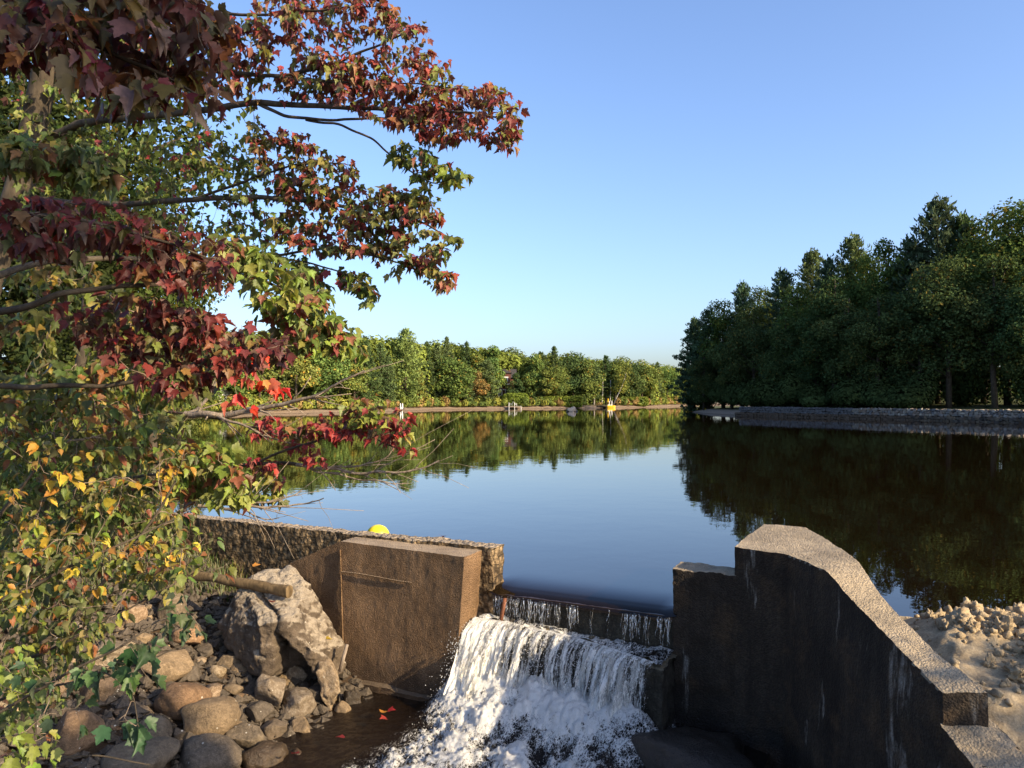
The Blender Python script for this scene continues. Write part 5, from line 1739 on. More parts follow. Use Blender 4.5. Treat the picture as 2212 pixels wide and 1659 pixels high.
def leafy(name, label, cat, base, trunk, limbs, clumps, shape='maple', seed=0, twig_mat='twig', bare=(), group=None, tip_r=0.0016, trunk_r=(0.12, 0.05), n_pieces=300):
    """a tree: trunk, limbs (px, py, d, r0, r1), clumps of leaves = (polygon, d_left, d_right, thickness, count, palette, leaf size, leaves per twig)"""
    r = np.random.default_rng(seed)
    root = empty(name, base)
    B = np.array(root.location)
    if trunk is not None:
        tp = limb(trunk)
        tp[0] = B
        MB().tube(tp, np.linspace(trunk_r[0], trunk_r[1], len(tp)), 10).build('trunk', M['bark'], root, True)
    nodes, dirs, par = [], [], []
    for pts, r0, r1 in limbs:
        lp = limb(pts)
        lp = lp + 0.010 * vec_noise(lp * 4, 2, seed + len(nodes))
        MB().tube(lp, np.linspace(r0 * 0.72, r1, len(lp)), 7).build('branch', M['bark'], root, True)
        g = np.gradient(lp, axis=0)
        g /= np.linalg.norm(g, axis=1)[:, None]
        k0 = len(lp) // 4
        nodes += list(lp[k0:]); dirs += list(g[k0:]); par += [-1] * (len(lp) - k0)
    for pts, r0, r1 in [(q_[0], q_[1] * 1.25, q_[2] * 1.7) for q_ in bare]:
        lp = limb(pts, 6)
        lp = lp + 0.012 * vec_noise(lp * 7, 2, seed + 5)
        bm_ = MB().tube(lp, np.linspace(r0, r1, len(lp)), 6)
        for k in range(3, len(lp) - 1, 2):        # little bare side shoots
            dr = lp[k] - lp[k - 1]
            dr /= np.linalg.norm(dr)
            sd = np.array([r.normal(), 0.3 * r.normal(), r.normal()])
            L = r.uniform(0.04, 0.20) * lp[k][1] / 5
            q = [lp[k], lp[k] + (dr * 0.5 + sd * 0.35) * L * 0.4, lp[k] + (dr * 0.9 + sd * 0.45) * L * 0.75, lp[k] + (dr * 1.3 + sd * 0.75) * L]
            rr = np.interp(k, [0, len(lp)], [r0, r1]) * 0.5
            bm_.tube(q, [rr, rr * 0.8, rr * 0.6, rr * 0.4], 5)
        bm_.build('bare_branch', M['bare_twig'], root, True)
    targets = []
    for poly, dl, dr_, th, cnt_, pal, ls, per in clumps:
        xs = [q[0] for q in poly]; ys = [q[1] for q in poly]
        got = 0
        while got < cnt_:
            x = r.uniform(min(xs), max(xs)); y = r.uniform(min(ys), max(ys))
            if not in_poly(x, y, poly): continue
            d = dl + (dr_ - dl) * (x - min(xs)) / (max(xs) - min(xs) + 1e-6) + th * r.uniform(-1, 1)
            targets.append((P(x, y, d), pal, ls, per))
            got += 1
    TP = np.array([t[0] for t in targets])
    N0 = np.array(nodes)
    near = np.array([np.min(((N0 - t) ** 2).sum(1)) for t in TP])
    order = np.argsort(near)
    cap = len(nodes) + len(targets) * 14
    NP = np.zeros((cap, 3)); ND = np.zeros((cap, 3)); NPATH = np.full(cap, -1)
    m = len(nodes)
    NP[:m] = N0; ND[:m] = np.array(dirs)
    paths, parent = [], []
    for k in order:
        t = TP[k]
        dv = t - NP[:m]
        dist = np.linalg.norm(dv, axis=1) + 1e-6
        cs = (dv * ND[:m]).sum(1) / dist
        i = int(np.argmin(dist * (1.75 - 0.75 * cs)))
        dd = dist[i]
        n = int(np.clip(dd / 0.06, 3, 12))
        s = np.linspace(0, 1, n + 1)[:, None]
        p0 = NP[i]
        p1 = p0 + ND[i] * dd * 0.40 + r.standard_normal(3) * dd * 0.08 + np.array([0, 0, 0.05 * dd])
        cur = (1 - s) ** 2 * p0 + 2 * s * (1 - s) * p1 + s ** 2 * t
        cur[1:-1] += r.standard_normal((n - 1, 3)) * 0.006
        pid = len(paths)
        paths.append(cur); parent.append(NPATH[i])
        g = np.gradient(cur, axis=0); g /= np.linalg.norm(g, axis=1)[:, None] + 1e-9
        NP[m:m + n] = cur[1:]; ND[m:m + n] = g[1:]; NPATH[m:m + n] = pid
        m += n
    cntp = np.ones(len(paths))
    for i in range(len(paths) - 1, -1, -1):
        if parent[i] >= 0: cntp[parent[i]] += cntp[i]
    tw = MB()
    for cur, c_ in zip(paths, cntp):
        r0 = tip_r * (0.8 + 0.55 * c_ ** 0.45)
        tw.tube(cur, np.linspace(r0, tip_r * 0.7, len(cur)), 5 if c_ > 3 else 4)
    tag(tw.build('twigs', M[twig_mat], root, True), kind='stuff')
    # leaves
    pos, ax, nm, sz, cl = [], [], [], [], []
    sunv = np.array(SUN_DIR)
    for pid, k in enumerate(order):
        t, pal, ls, per = targets[k]
        cur = paths[pid]
        main = pick(pal, r)
        out = cur[-1] - cur[-2]
        out /= np.linalg.norm(out) + 1e-9
        for q in range(per):
            along = 1.0 if q < 3 else r.uniform(0.35, 1.0)
            f_ = along * (len(cur) - 1)
            b = cur[int(f_)]
            a = r.uniform(0, 6.28)
            dirv = out * 0.55 + np.array([math.cos(a), math.sin(a), r.uniform(-0.55, 0.25)])
            dirv /= np.linalg.norm(dirv)
            pet = r.uniform(0.3, 0.75) * ls
            base_ = b + dirv * pet
            drop = dirv * 0.75 + np.array([0, 0, -r.uniform(0.15, 1.15)])
            drop /= np.linalg.norm(drop)
            nn = np.array([0, 0, 0.8]) + 0.45 * sunv + 0.50 * r.standard_normal(3) + 0.35 * dirv
            nn -= drop * (nn @ drop)
            nn /= np.linalg.norm(nn)
            c = main if r.random() < 0.5 else pick(pal, r)
            c = c * (1 + 0.20 * r.standard_normal()) * (1 + 0.08 * r.standard_normal(3))
            pos.append(base_); ax.append(drop); nm.append(nn); sz.append(ls * r.uniform(0.5, 1.22)); cl.append(np.clip(c, 0.004, 0.8))
    pos, ax, nm, sz, cl = map(np.array, (pos, ax, nm, sz, cl))
    sx = np.cross(ax, nm)
    wid = r.uniform(0.6, 1.12, len(pos))
    curl = r.uniform(0.2, 3.2, len(pos))
    px = CX + pos[:, 0] / pos[:, 1] * F
    py = CY - (pos[:, 2] - CAMZ) / pos[:, 1] * F
    vis = (px > -20) & (px < 2230) & (py > -20) & (py < 1680)
    big = np.where(vis, sz / pos[:, 1], 0)
    o_ = np.argsort(-big)
    sel, rest_ = o_[:n_pieces], o_[n_pieces:]
    for i in sel:
        mt = Matrix(((sx[i][0] * wid[i], ax[i][0], nm[i][0] * curl[i], 0), (sx[i][1] * wid[i], ax[i][1], nm[i][1] * curl[i], 0), (sx[i][2] * wid[i], ax[i][2], nm[i][2] * curl[i], 0), (0, 0, 0, 1)))
        o = bpy.data.objects.new('leaf', LEAF_PIECE[shape])
        COL.objects.link(o)
        o.parent = root
        o.matrix_basis = Matrix.Translation(Vector(pos[i] - B)) @ mt @ Matrix.Scale(float(sz[i]), 4)
        o.color = (*cl[i], 1)
    T, TF = SHAPES[shape]
    if len(rest_):
        i = rest_
        V = pos[i][:, None] + sz[i][:, None, None] * (T[None, :, 0:1] * sx[i][:, None] * wid[i][:, None, None] + T[None, :, 1:2] * ax[i][:, None] + T[None, :, 2:3] * nm[i][:, None] * curl[i][:, None, None])
        Fq = (TF[None] + len(T) * np.arange(len(i))[:, None, None]).reshape(-1, 3)
        tag(obj('foliage', mesh_np('foliage', V.reshape(-1, 3) - B, Fq.ravel(), np.full(len(Fq), 3), M['leaf'], np.repeat(cl[i], len(T), 0), True), root), kind='stuff')
    # leaf stalks
    tag(root, label, cat, group)
    return root


gzf = lambda x, y: float(ground_h(np.array([x]), np.array([y]))[0])

# 1 big turning maple, branches reaching over the lake
b = P(-160, 1150, 8.8); b[2] = gzf(b[0], b[1]) - 0.1
leafy('maple_tree', 'big maple turning red, its long branches reaching right across the sky', 'tree', b,
      [(-160, 1150, 8.8), (-90, 800, 8.8), (-10, 560, 8.7), (45, 400, 8.6), (80, 240, 8.6), (100, 140, 8.5), (125, 40, 8.5), (150, -150, 8.4), (160, -500, 8.4)],
      [([(84, 310, 8.55), (157, 272, 8.3), (240, 257, 8.0), (393, 245, 7.5), (557, 221, 7.1), (650, 230, 6.95), (727, 231, 6.8), (830, 236, 6.6), (940, 240, 6.5), (1010, 242, 6.4), (1090, 258, 6.3)], 0.06, 0.006),
       ([(557, 222, 7.1), (612, 252, 7.0), (693, 260, 6.8), (830, 254, 6.6), (965, 272, 6.45), (1056, 302, 6.35)], 0.024, 0.005),
       ([(660, 258, 6.9), (740, 272, 6.7), (800, 298, 6.6), (845, 335, 6.5), (885, 368, 6.4), (935, 398, 6.3), (985, 385, 6.2)], 0.016, 0.004),
       ([(110, 100, 8.5), (240, 110, 8.0), (375, 127, 7.6), (454, 150, 7.4), (514, 160, 7.2), (605, 165, 7.0), (700, 145, 6.8), (769, 116, 6.7), (838, 89, 6.6), (900, 60, 6.5)], 0.045, 0.005),
       ([(590, 165, 7.0), (700, 175, 6.8), (800, 178, 6.6), (900, 182, 6.5), (1020, 195, 6.4)], 0.018, 0.004),
       ([(125, 30, 8.4), (250, 25, 8.0), (400, 30, 7.6), (560, 32, 7.2), (700, 20, 6.8), (820, 12, 6.6)], 0.035, 0.005),
       ([(60, 430, 8.6), (250, 442, 7.8), (400, 432, 7.4), (560, 425, 7.0), (640, 430, 6.9), (740, 445, 6.7), (840, 458, 6.5), (920, 485, 6.4), (975, 518, 6.3)], 0.045, 0.005),
       ([(420, 432, 7.35), (560, 380, 7.0), (660, 350, 6.8), (745, 355, 6.6)], 0.020, 0.004),
       ([(380, 560, 7.3), (560, 555, 7.0), (640, 545, 6.85), (720, 535, 6.7), (800, 550, 6.6), (880, 575, 6.45), (955, 605, 6.3)], 0.022, 0.004),
       ([(560, 555, 7.0), (660, 565, 6.8), (730, 585, 6.6), (780, 612, 6.5), (815, 645, 6.4)], 0.014, 0.003)],
      [([(560, -60), (860, -50), (852, 20), (945, 55), (940, 78), (900, 105), (975, 128), (985, 155), (930, 178), (840, 150), (760, 165), (650, 120), (560, 60)], 7.1, 6.5, 0.35, 174, 'red', 0.062, 8),
       ([(640, 120), (800, 160), (900, 165), (1000, 188), (1060, 172), (1135, 222), (1112, 258), (1135, 312), (1090, 325), (1020, 282), (960, 310), (890, 302), (800, 245), (700, 215), (600, 200), (600, 150)], 7.0, 6.3, 0.35, 248, 'red', 0.062, 8),
       ([(850, 300), (905, 312), (940, 345), (1008, 372), (992, 395), (935, 400), (942, 430), (920, 448), (892, 420), (905, 385), (860, 345)], 6.6, 6.2, 0.2, 53, 'green', 0.065, 6),
       ([(540, 260), (660, 290), (720, 330), (772, 345), (765, 380), (690, 372), (640, 400), (560, 380)], 7.1, 6.7, 0.3, 70, 'mix', 0.062, 7),
       ([(600, 390), (720, 385), (800, 408), (870, 408), (955, 460), (940, 500), (998, 515), (970, 545), (935, 552), (980, 605), (960, 622), (900, 592), (850, 590), (790, 545), (700, 545), (600, 520)], 7.0, 6.3, 0.3, 256, 'mix', 0.062, 8),
       ([(728, 575), (790, 588), (826, 640), (808, 656), (770, 632), (735, 606)], 6.7, 6.4, 0.1, 28, 'green', 0.067, 6),
       ([(240, 40), (560, 40), (600, 110), (560, 200), (400, 200), (260, 160)], 8.0, 7.2, 0.5, 155, 'red', 0.077, 7),
       ([(180, 280), (420, 270), (540, 290), (620, 400), (620, 520), (520, 560), (400, 520), (300, 470), (180, 420)], 8.3, 7.1, 0.5, 226, 'green', 0.062, 7),
       ([(0, 60), (240, 30), (300, 200), (200, 300), (0, 300)], 8.9, 8.2, 0.6, 122, 'green', 0.077, 6),
       ([(0, 300), (200, 300), (260, 480), (150, 560), (0, 540)], 9.0, 8.4, 0.6, 122, 'green', 0.077, 6),
       ([(560, 540), (680, 560), (720, 640), (640, 660), (560, 620)], 7.0, 6.6, 0.3, 70, 'green', 0.062, 7)],
      seed=1, trunk_r=(0.17, 0.10))

# 2 dark red maple sapling, branches crossing from the left
b = P(-260, 1250, 3.2); b[2] = gzf(b[0], b[1]) - 0.1
leafy('maple_sapling', 'dark red maple branches with a green spray, hanging in from the left edge', 'tree', b,
      [(-260, 1250, 3.2), (-240, 900, 3.1), (-200, 700, 2.9), (-160, 560, 2.8), (-140, 300, 2.8)],
      [([(-215, 760, 3.0), (-80, 690, 2.75), (0, 666, 2.6), (70, 658, 2.55), (130, 630, 2.55), (254, 618, 2.6), (326, 612, 2.65), (408, 600, 2.7), (480, 580, 2.75)], 0.022, 0.004),
       ([(-180, 620, 2.8), (-60, 520, 2.6), (80, 470, 2.5), (220, 480, 2.5), (350, 520, 2.6), (450, 560, 2.65)], 0.014, 0.003),
       ([(-225, 830, 3.05), (-60, 836, 3.0), (48, 838, 2.95), (136, 831, 2.9), (227, 836, 2.9), (302, 822, 2.9), (393, 807, 2.95), (455, 774, 3.0), (540, 755, 3.0), (630, 748, 3.05)], 0.018, 0.003),
       ([(-190, 660, 2.9), (100, 560, 3.4), (300, 560, 3.7), (480, 570, 3.9), (600, 620, 4.0), (700, 690, 4.1), (770, 745, 4.15)], 0.022, 0.004),
       ([(-150, 480, 2.8), (0, 352, 2.9), (120, 335, 3.0), (220, 355, 3.0), (280, 385, 3.0)], 0.012, 0.003)],
      [([(0, 430), (200, 430), (330, 475), (490, 535), (505, 585), (480, 640), (400, 640), (300, 600), (250, 560), (100, 545), (0, 530)], 2.5, 2.75, 0.16, 109, 'maroon', 0.044, 6),
       ([(120, 640), (330, 640), (560, 705), (650, 755), (560, 785), (500, 800), (430, 862), (300, 815), (220, 745), (130, 700)], 2.8, 3.05, 0.16, 139, 'maroon', 0.044, 6),
       ([(480, 510), (560, 530), (650, 575), (700, 640), (745, 690), (795, 742), (790, 775), (740, 758), (660, 740), (600, 700), (540, 660), (500, 600)], 3.8, 4.15, 0.2, 101, 'bright', 0.056, 7),
       ([(560, 640), (700, 680), (780, 745), (700, 760), (600, 730)], 3.9, 4.1, 0.15, 25, 'mix', 0.055, 6),
       ([(0, 300), (120, 300), (280, 350), (285, 400), (200, 395), (100, 370), (0, 365)], 2.9, 3.05, 0.12, 65, 'olive', 0.049, 6),
       ([(490, 765), (560, 740), (600, 790), (590, 860), (530, 890), (500, 850)], 3.4, 3.5, 0.1, 11, 'scarlet', 0.061, 4),
       ([(0, 560), (150, 560), (300, 660), (420, 700), (480, 760), (440, 860), (300, 880), (0, 880)], 3.6, 4.4, 0.4, 200, 'olive', 0.052, 6)],
      seed=2, trunk_r=(0.05, 0.02), tip_r=0.0012)

# 3 branch hanging into the top left corner, close by and in shade
b = (-2.3, 0.9, gzf(-2.3, 0.9) - 0.1)
leafy('overhanging_maple', 'shaded maple branch with large dull red and olive leaves in the top left corner', 'tree', b,
      [(-1900, 900, 2.0), (-1700, 500, 2.0), (-1500, 100, 2.0), (-1400, -300, 2.0)],
      [([(-1480, 60, 2.0), (-700, -60, 1.95), (-200, -40, 1.95), (0, 0, 1.95), (120, 50, 1.95), (230, 100, 2.0), (330, 150, 2.05), (430, 205, 2.1)], 0.02, 0.003),
       ([(-200, -40, 1.95), (0, -60, 1.9), (200, -40, 1.95), (380, -10, 2.0), (470, 40, 2.1)], 0.010, 0.003)],
      [([(-30, -40), (420, -40), (475, 40), (480, 150), (465, 240), (400, 205), (330, 262), (240, 245), (200, 170), (90, 115), (-30, 140)], 1.9, 2.15, 0.18, 118, 'dusk', 0.052, 6)],
      seed=3, trunk_r=(0.05, 0.03), tip_r=0.0011)

# 4 maple by the water with bare lower branches
b = P(60, 1240, 6.4); b[2] = gzf(b[0], b[1]) - 0.1
leafy('waterside_maple', 'waterside maple with crimson sprays and bare branches stretched low over the lake', 'tree', b,
      [(60, 1240, 6.4), (90, 1100, 6.3), (110, 980, 6.2), (150, 880, 6.1), (180, 760, 6.0), (190, 600, 6.0)],
      [([(110, 985, 6.2), (250, 985, 5.9), (400, 1004, 5.6), (503, 1005, 5.4), (566, 999, 5.3), (642, 1004, 5.2)], 0.026, 0.012),
       ([(560, 1000, 5.3), (604, 974, 5.2), (667, 958, 5.1), (718, 938, 5.0), (760, 938, 5.0), (803, 944, 4.95), (840, 958, 4.9), (885, 976, 4.9)], 0.013, 0.003),
       ([(150, 880, 6.1), (280, 880, 5.8), (420, 896, 5.6), (500, 910, 5.5), (560, 925, 5.4), (620, 950, 5.3)], 0.020, 0.004),
       ([(120, 1040, 6.2), (260, 1035, 5.0), (380, 1020, 4.3), (480, 1020, 4.0), (525, 1050, 3.95)], 0.016, 0.004)],
      [([(548, 890), (600, 905), (650, 950), (700, 985), (690, 1005), (640, 985), (600, 960), (560, 935)], 5.5, 5.1, 0.12, 18, 'crimson', 0.055, 7),
       ([(660, 900), (720, 885), (770, 930), (775, 960), (700, 955), (668, 930)], 5.1, 5.0, 0.1, 14, 'crimson', 0.055, 7),
       ([(740, 868), (830, 862), (882, 890), (885, 925), (892, 975), (850, 960), (800, 940), (760, 920)], 5.0, 4.9, 0.12, 22, 'crimson', 0.055, 7),
       ([(740, 865), (810, 862), (830, 900), (780, 915)], 5.0, 4.9, 0.1, 15, 'bright', 0.054, 6),
       ([(545, 985), (600, 990), (625, 1010), (600, 1060), (560, 1055), (550, 1020)], 5.3, 5.2, 0.1, 10, 'crimson', 0.055, 6),
       ([(530, 1030), (600, 1040), (620, 1075), (570, 1085), (530, 1065)], 5.3, 5.2, 0.1, 16, 'bright', 0.054, 6),
       ([(0, 860), (260, 850), (420, 900), (440, 1000), (420, 1110), (250, 1150), (0, 1180)], 5.6, 5.0, 0.5, 195, 'shade', 0.070, 6),
       ([(380, 965), (470, 960), (520, 1000), (530, 1070), (500, 1085), (440, 1070), (380, 1050)], 4.2, 3.9, 0.15, 69, 'bright', 0.060, 6)],
      seed=4, trunk_r=(0.06, 0.03), tip_r=0.0015,
      bare=[([(401, 893, 5.6), (461, 898, 5.5), (486, 902, 5.5), (521, 893, 5.45), (551, 882, 5.4), (612, 875, 5.3), (650, 864, 5.25), (690, 850, 5.2), (745, 825, 5.1), (790, 800, 5.1)], 0.020, 0.003),
            ([(401, 893, 5.6), (430, 880, 5.6), (450, 862, 5.6), (462, 840, 5.6)], 0.013, 0.004),
            ([(470, 900, 5.5), (490, 912, 5.45), (530, 920, 5.4), (580, 945, 5.35), (640, 960, 5.3)], 0.010, 0.003),
            ([(642, 1004, 5.2), (700, 1012, 5.15), (768, 1022, 5.1), (844, 1019, 5.0), (907, 1014, 4.95), (948, 996, 4.9)], 0.011, 0.002),
            ([(700, 1012, 5.15), (760, 1008, 5.1), (800, 1000, 5.05), (838, 984, 5.0), (850, 972, 5.0)], 0.006, 0.002),
            ([(660, 1006, 5.2), (700, 1022, 5.15), (760, 1032, 5.1), (810, 1038, 5.0), (850, 1044, 5.0), (886, 1042, 5.0)], 0.006, 0.0015),
            ([(430, 1092, 5.2), (501, 1100, 5.1), (545, 1092, 5.0), (590, 1094, 5.0), (640, 1094, 5.0), (700, 1080, 4.9)], 0.010, 0.002),
            ([(520, 1098, 5.05), (560, 1082, 5.0), (600, 1084, 5.0), (640, 1070, 5.0), (655, 1058, 5.0)], 0.006, 0.002),
            ([(528, 1099, 5.1), (550, 1115, 5.1), (575, 1122, 5.1), (600, 1120, 5.1)], 0.005, 0.002)])

# 5 yellow-leaved shrub low at the left
b = P(-160, 1620, 3.0); b[2] = max(gzf(b[0], b[1]), b[2] - 0.6) - 0.1
leafy('yellow_shrub', 'thin-stemmed shrub with yellow, orange and green leaves at the lower left', 'shrub', b,
      None,
      [([(-160, 1620, 3.0), (0, 1484, 3.0), (52, 1411, 3.0), (146, 1346, 3.05), (223, 1256, 3.1), (274, 1188, 3.15), (330, 1110, 3.2), (380, 1040, 3.2)], 0.016, 0.004),
       ([(-160, 1500, 3.0), (0, 1300, 3.0), (86, 1265, 3.0), (150, 1226, 3.0), (230, 1190, 3.0), (300, 1160, 3.05), (380, 1120, 3.1)], 0.012, 0.003),
       ([(-160, 1350, 3.2), (0, 1115, 3.3), (34, 1072, 3.3), (86, 999, 3.3), (140, 960, 3.3), (200, 900, 3.4)], 0.013, 0.003),
       ([(30, 1440, 3.0), (130, 1400, 2.9), (230, 1330, 2.9), (330, 1290, 2.9), (420, 1240, 3.0)], 0.008, 0.002),
       ([(-100, 1560, 2.7), (0, 1500, 2.7), (120, 1480, 2.7), (230, 1460, 2.7), (330, 1420, 2.7), (400, 1390, 2.75)], 0.008, 0.002),
       ([(-120, 1600, 2.5), (0, 1640, 2.5), (120, 1640, 2.5), (220, 1632, 2.5), (320, 1652, 2.5)], 0.006, 0.002)],
      [([(0, 900), (200, 890), (400, 960), (430, 1080), (380, 1160), (200, 1200), (0, 1220)], 3.2, 3.4, 0.35, 97, 'yellow', 0.043, 5),
       ([(120, 960), (400, 960), (430, 1090), (400, 1180), (200, 1160)], 3.5, 3.5, 0.3, 90, 'olive', 0.044, 5),
       ([(0, 860), (200, 850), (360, 900), (340, 980), (0, 1000)], 3.6, 3.6, 0.3, 109, 'olive', 0.052, 6),
       ([(0, 1180), (250, 1160), (400, 1140), (440, 1220), (300, 1290), (0, 1330)], 3.0, 3.1, 0.25, 53, 'yellow', 0.041, 4),
       ([(200, 1190), (470, 1150), (520, 1230), (430, 1290), (220, 1300)], 3.0, 3.0, 0.2, 48, 'olive', 0.042, 4),
       ([(0, 1290), (240, 1290), (300, 1360), (200, 1420), (0, 1450)], 2.9, 2.9, 0.2, 36, 'olive', 0.044, 4),
       ([(0, 1180), (160, 1180), (240, 1300), (180, 1440), (90, 1560), (0, 1600)], 3.3, 3.3, 0.35, 130, 'shade', 0.052, 5),
       ([(0, 1080), (300, 1060), (420, 1120), (330, 1250), (0, 1300)], 3.7, 3.7, 0.3, 110, 'shade', 0.056, 5),
       ([(0, 1400), (50, 1400), (60, 1480), (0, 1500)], 2.7, 2.7, 0.1, 10, 'bright', 0.052, 5)],
      shape='oval', seed=5, tip_r=0.0011)
leafy('green_shrub', 'dark green leaves on thin stems in front of the rocky bank', 'shrub', (b[0] + 0.3, b[1] - 0.5, b[2]),
      None,
      [([(-200, 1640, 2.4), (0, 1540, 2.4), (150, 1450, 2.4), (260, 1400, 2.4), (340, 1340, 2.45), (400, 1325, 2.5)], 0.008, 0.002),
       ([(150, 1450, 2.4), (230, 1450, 2.4), (290, 1500, 2.4), (300, 1560, 2.4)], 0.004, 0.0015),
       ([(-200, 1640, 2.4), (0, 1600, 2.3), (60, 1590, 2.3), (120, 1600, 2.3)], 0.005, 0.0015)],
      [([(190, 1380), (330, 1390), (390, 1440), (370, 1500), (280, 1480), (200, 1440)], 2.4, 2.4, 0.1, 10, 'deep', 0.051, 3),
       ([(240, 1500), (300, 1500), (310, 1570), (250, 1570)], 2.35, 2.4, 0.08, 4, 'deep', 0.058, 2),
       ([(330, 1290), (430, 1270), (440, 1360), (350, 1370)], 2.5, 2.5, 0.1, 10, 'deep', 0.037, 3),
       ([(0, 1560), (110, 1570), (110, 1640), (0, 1650)], 2.3, 2.3, 0.1, 12, 'bright', 0.042, 3),
       ([(0, 1420), (200, 1430), (220, 1560), (0, 1580)], 2.5, 2.5, 0.2, 16, 'deep', 0.041, 3)],
      seed=6, tip_r=0.0010, n_pieces=300)
# ------------------------------------------------------------------ left bank behind the foreground branches
MIDB = [broadleaf(51, 13, 8, 15000, 0.17, 0.06, 46), broadleaf(52, 12, 7, 13000, 0.16, 0.03, 40), broadleaf(53, 4, 4, 7000, 0.11, 0.0, 30)]
for cr, tr in MIDB:
    co = np.empty(len(cr.vertices) * 3, np.float32)
    cr.vertices.foreach_get('co', co)
    PROTO_H[cr.name] = float(np.percentile(co[2::3], 99.8))
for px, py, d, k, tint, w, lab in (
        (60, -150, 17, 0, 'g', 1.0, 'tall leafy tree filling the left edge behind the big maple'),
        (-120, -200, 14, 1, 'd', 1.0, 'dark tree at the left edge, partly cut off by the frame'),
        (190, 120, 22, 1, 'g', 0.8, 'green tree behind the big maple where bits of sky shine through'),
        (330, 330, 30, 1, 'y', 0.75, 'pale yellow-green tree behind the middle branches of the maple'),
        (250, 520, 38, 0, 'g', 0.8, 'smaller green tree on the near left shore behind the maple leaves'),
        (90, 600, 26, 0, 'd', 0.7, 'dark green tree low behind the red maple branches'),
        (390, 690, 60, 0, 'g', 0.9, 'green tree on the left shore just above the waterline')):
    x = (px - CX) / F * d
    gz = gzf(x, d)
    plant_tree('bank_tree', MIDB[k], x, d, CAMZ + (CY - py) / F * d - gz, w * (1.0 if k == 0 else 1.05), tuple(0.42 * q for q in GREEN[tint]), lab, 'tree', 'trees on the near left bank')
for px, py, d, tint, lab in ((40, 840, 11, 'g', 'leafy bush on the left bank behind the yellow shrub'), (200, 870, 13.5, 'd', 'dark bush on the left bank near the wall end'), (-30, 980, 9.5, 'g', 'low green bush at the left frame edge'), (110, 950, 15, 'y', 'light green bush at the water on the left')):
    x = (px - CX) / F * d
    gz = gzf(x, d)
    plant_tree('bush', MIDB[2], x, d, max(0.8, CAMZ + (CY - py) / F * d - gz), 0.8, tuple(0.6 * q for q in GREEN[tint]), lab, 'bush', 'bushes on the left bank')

# grass on the left bank
n = 26000
gu = rng.uniform(-9.5, -2.6, n); gv = rng.uniform(-0.2, 6.5, n)
x = F0[0] + A2[0] * gu + N2[0] * gv; y = F0[1] + A2[1] * gu + N2[1] * gv
z = ground_h(x, y)
den = fbm(np.stack([x, y, 0 * x], -1) * 1.1, 3, 13)
k = (z > -0.45 + 0.35 * den) & (y > 2) & (rng.random(n) < 0.9)
x, y, z = x[k], y[k], z[k]
n = len(x)
h = rng.uniform(0.12, 0.42, n)
a = rng.uniform(0, 6.28, n)
ln = np.stack([np.cos(a), np.sin(a)], -1) * (h * rng.uniform(0.2, 0.7, n))[:, None]
w = 0.006
side = np.stack([-np.sin(a), np.cos(a)], -1) * w
p0 = np.stack([x, y, z - 0.02], -1)
V = np.stack([p0 - np.c_[side, 0 * x], p0 + np.c_[side, 0 * x], p0 + np.c_[ln * 0.4 + side * 0.8, h * 0.65], p0 + np.c_[ln * 0.4 - side * 0.8, h * 0.65], p0 + np.c_[ln, h * 0.92]], 1).reshape(-1, 3)
i0 = 5 * np.arange(n)
loops = np.stack([i0, i0 + 1, i0 + 2, i0 + 3, i0 + 3, i0 + 2, i0 + 4], -1).ravel()
sizes = np.tile([4, 3], n)
gc = np.array([[0.09, 0.14, 0.03]]) * (1 + 0.25 * rng.standard_normal((n, 1)))
gc = np.where((rng.random(n) < 0.25)[:, None], np.array([[0.24, 0.20, 0.08]]) * rng.uniform(0.6, 1.2, (n, 1)), gc)
tag(obj('grass', mesh_np('grass', V, loops, sizes, M['grass'], np.repeat(np.clip(gc, 0.01, 0.6), 5, 0))), 'long green grass on the left bank under the shrub', 'grass', kind='stuff')

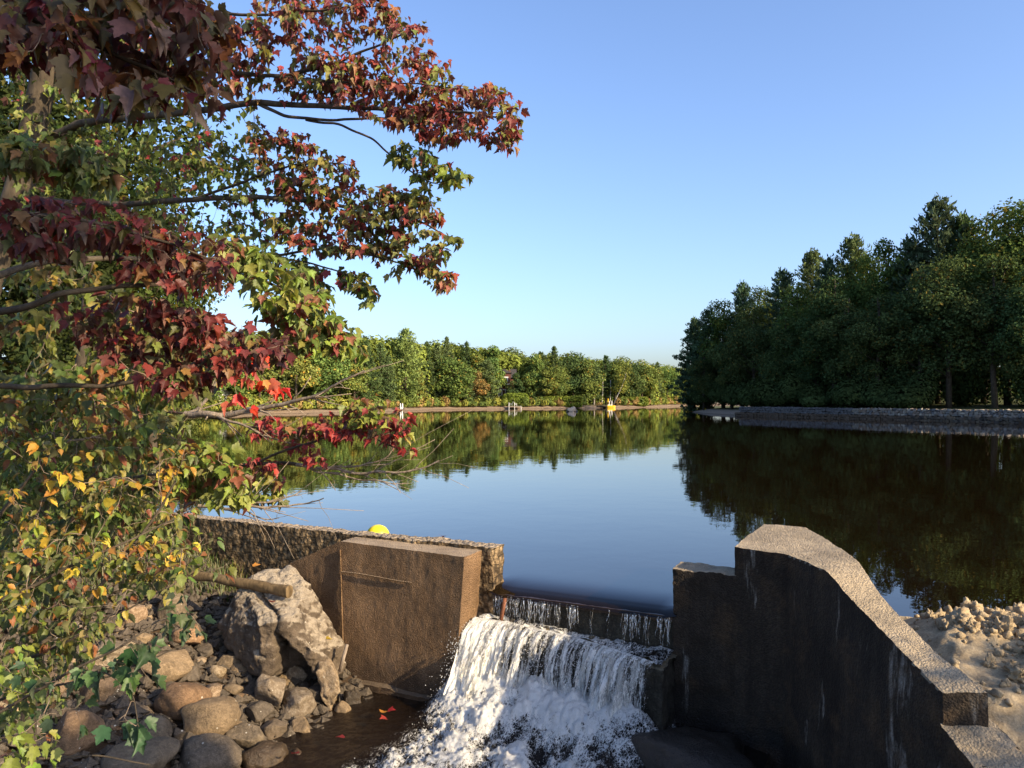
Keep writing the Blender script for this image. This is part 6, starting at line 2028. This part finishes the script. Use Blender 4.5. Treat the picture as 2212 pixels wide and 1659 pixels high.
# fallen maple leaves on stones, wall and stream
FL = [(586, 1305, 10.55, 'scarlet', 'red maple leaf fallen on the pale face of the boulder'), (547, 1228, 11.2, 'scarlet', 'red leaf on the top of the boulder behind the log'), (392, 1560, 0, 'crimson', 'pink leaf caught between two grey stones on the bank'),
      (955, 1162, 11.35, 'crimson', 'dark red leaf lying on top of the dam wall near the spillway'), (660, 1278, 10.9, 'scarlet', 'red leaf at the seam between boulder and concrete block'), (826, 1545, 0, 'scarlet', 'red leaf floating in the dark stream, above the others'),
      (838, 1541, 0, 'scarlet', 'bright red leaf floating just right of another red leaf'), (835, 1558, 0, 'crimson', 'crimson leaf floating nearest the white water'), (742, 1600, 0, 'crimson', 'pink leaf on the wet stones at the stream edge'), (642, 1634, 0, 'crimson', 'red leaf on the dark wet stones at the bottom'),
      (700, 1385, 10.5, 'yellow', 'yellow leaf on the right flank of the boulder')]
r = np.random.default_rng(9)
for px, py, d, pal, lab in FL:
    if d == 0:
        z = -1.40
        d = F * (CAMZ - z) / (py - CY)
    o = bpy.data.objects.new('fallen_leaf', LEAF_PIECE['maple'])
    COL.objects.link(o)
    o.location = P(px, py, d - 0.06) + np.array([0, 0, 0.03])
    o.rotation_euler = (r.uniform(-0.2, 0.5), r.uniform(-0.3, 0.3), r.uniform(0, 6.28))
    o.scale = (0.10,) * 3
    o.color = (*pick(pal, r), 1)
    tag(o, lab, 'leaf', 'fallen maple leaves')

# trees beside and behind the viewer on the right bank, whose shade falls into the picture
HI = broadleaf(54, 12, 5.0, 13000, 0.2, 0.66, 34)
LO = broadleaf(55, 6, 3.0, 5000, 0.16, 0.55, 20)
PROTO_H[LO[0].name] = 6.0
PROTO_H[HI[0].name] = 12.0
plant_tree('roadside_tree', HI, 8.0, -4.7, 12.0, 1.0, GREEN['g'], 'tree behind the viewer shading the near branches', 'tree')
plant_tree('shade_sapling', LO, 7.6, 0.1, 6.0, 1.0, GREEN['g'], 'unseen sapling added beside the viewer to shade the lowest stones', 'tree')  # out-of-view sapling, added only to darken the lowest stones
plant_tree('roadside_bush', MIDB[2], 10.6, 0.9, 4.6, 1.0, GREEN['g'], 'bush beside the viewer shading the end of the wing wall', 'bush')
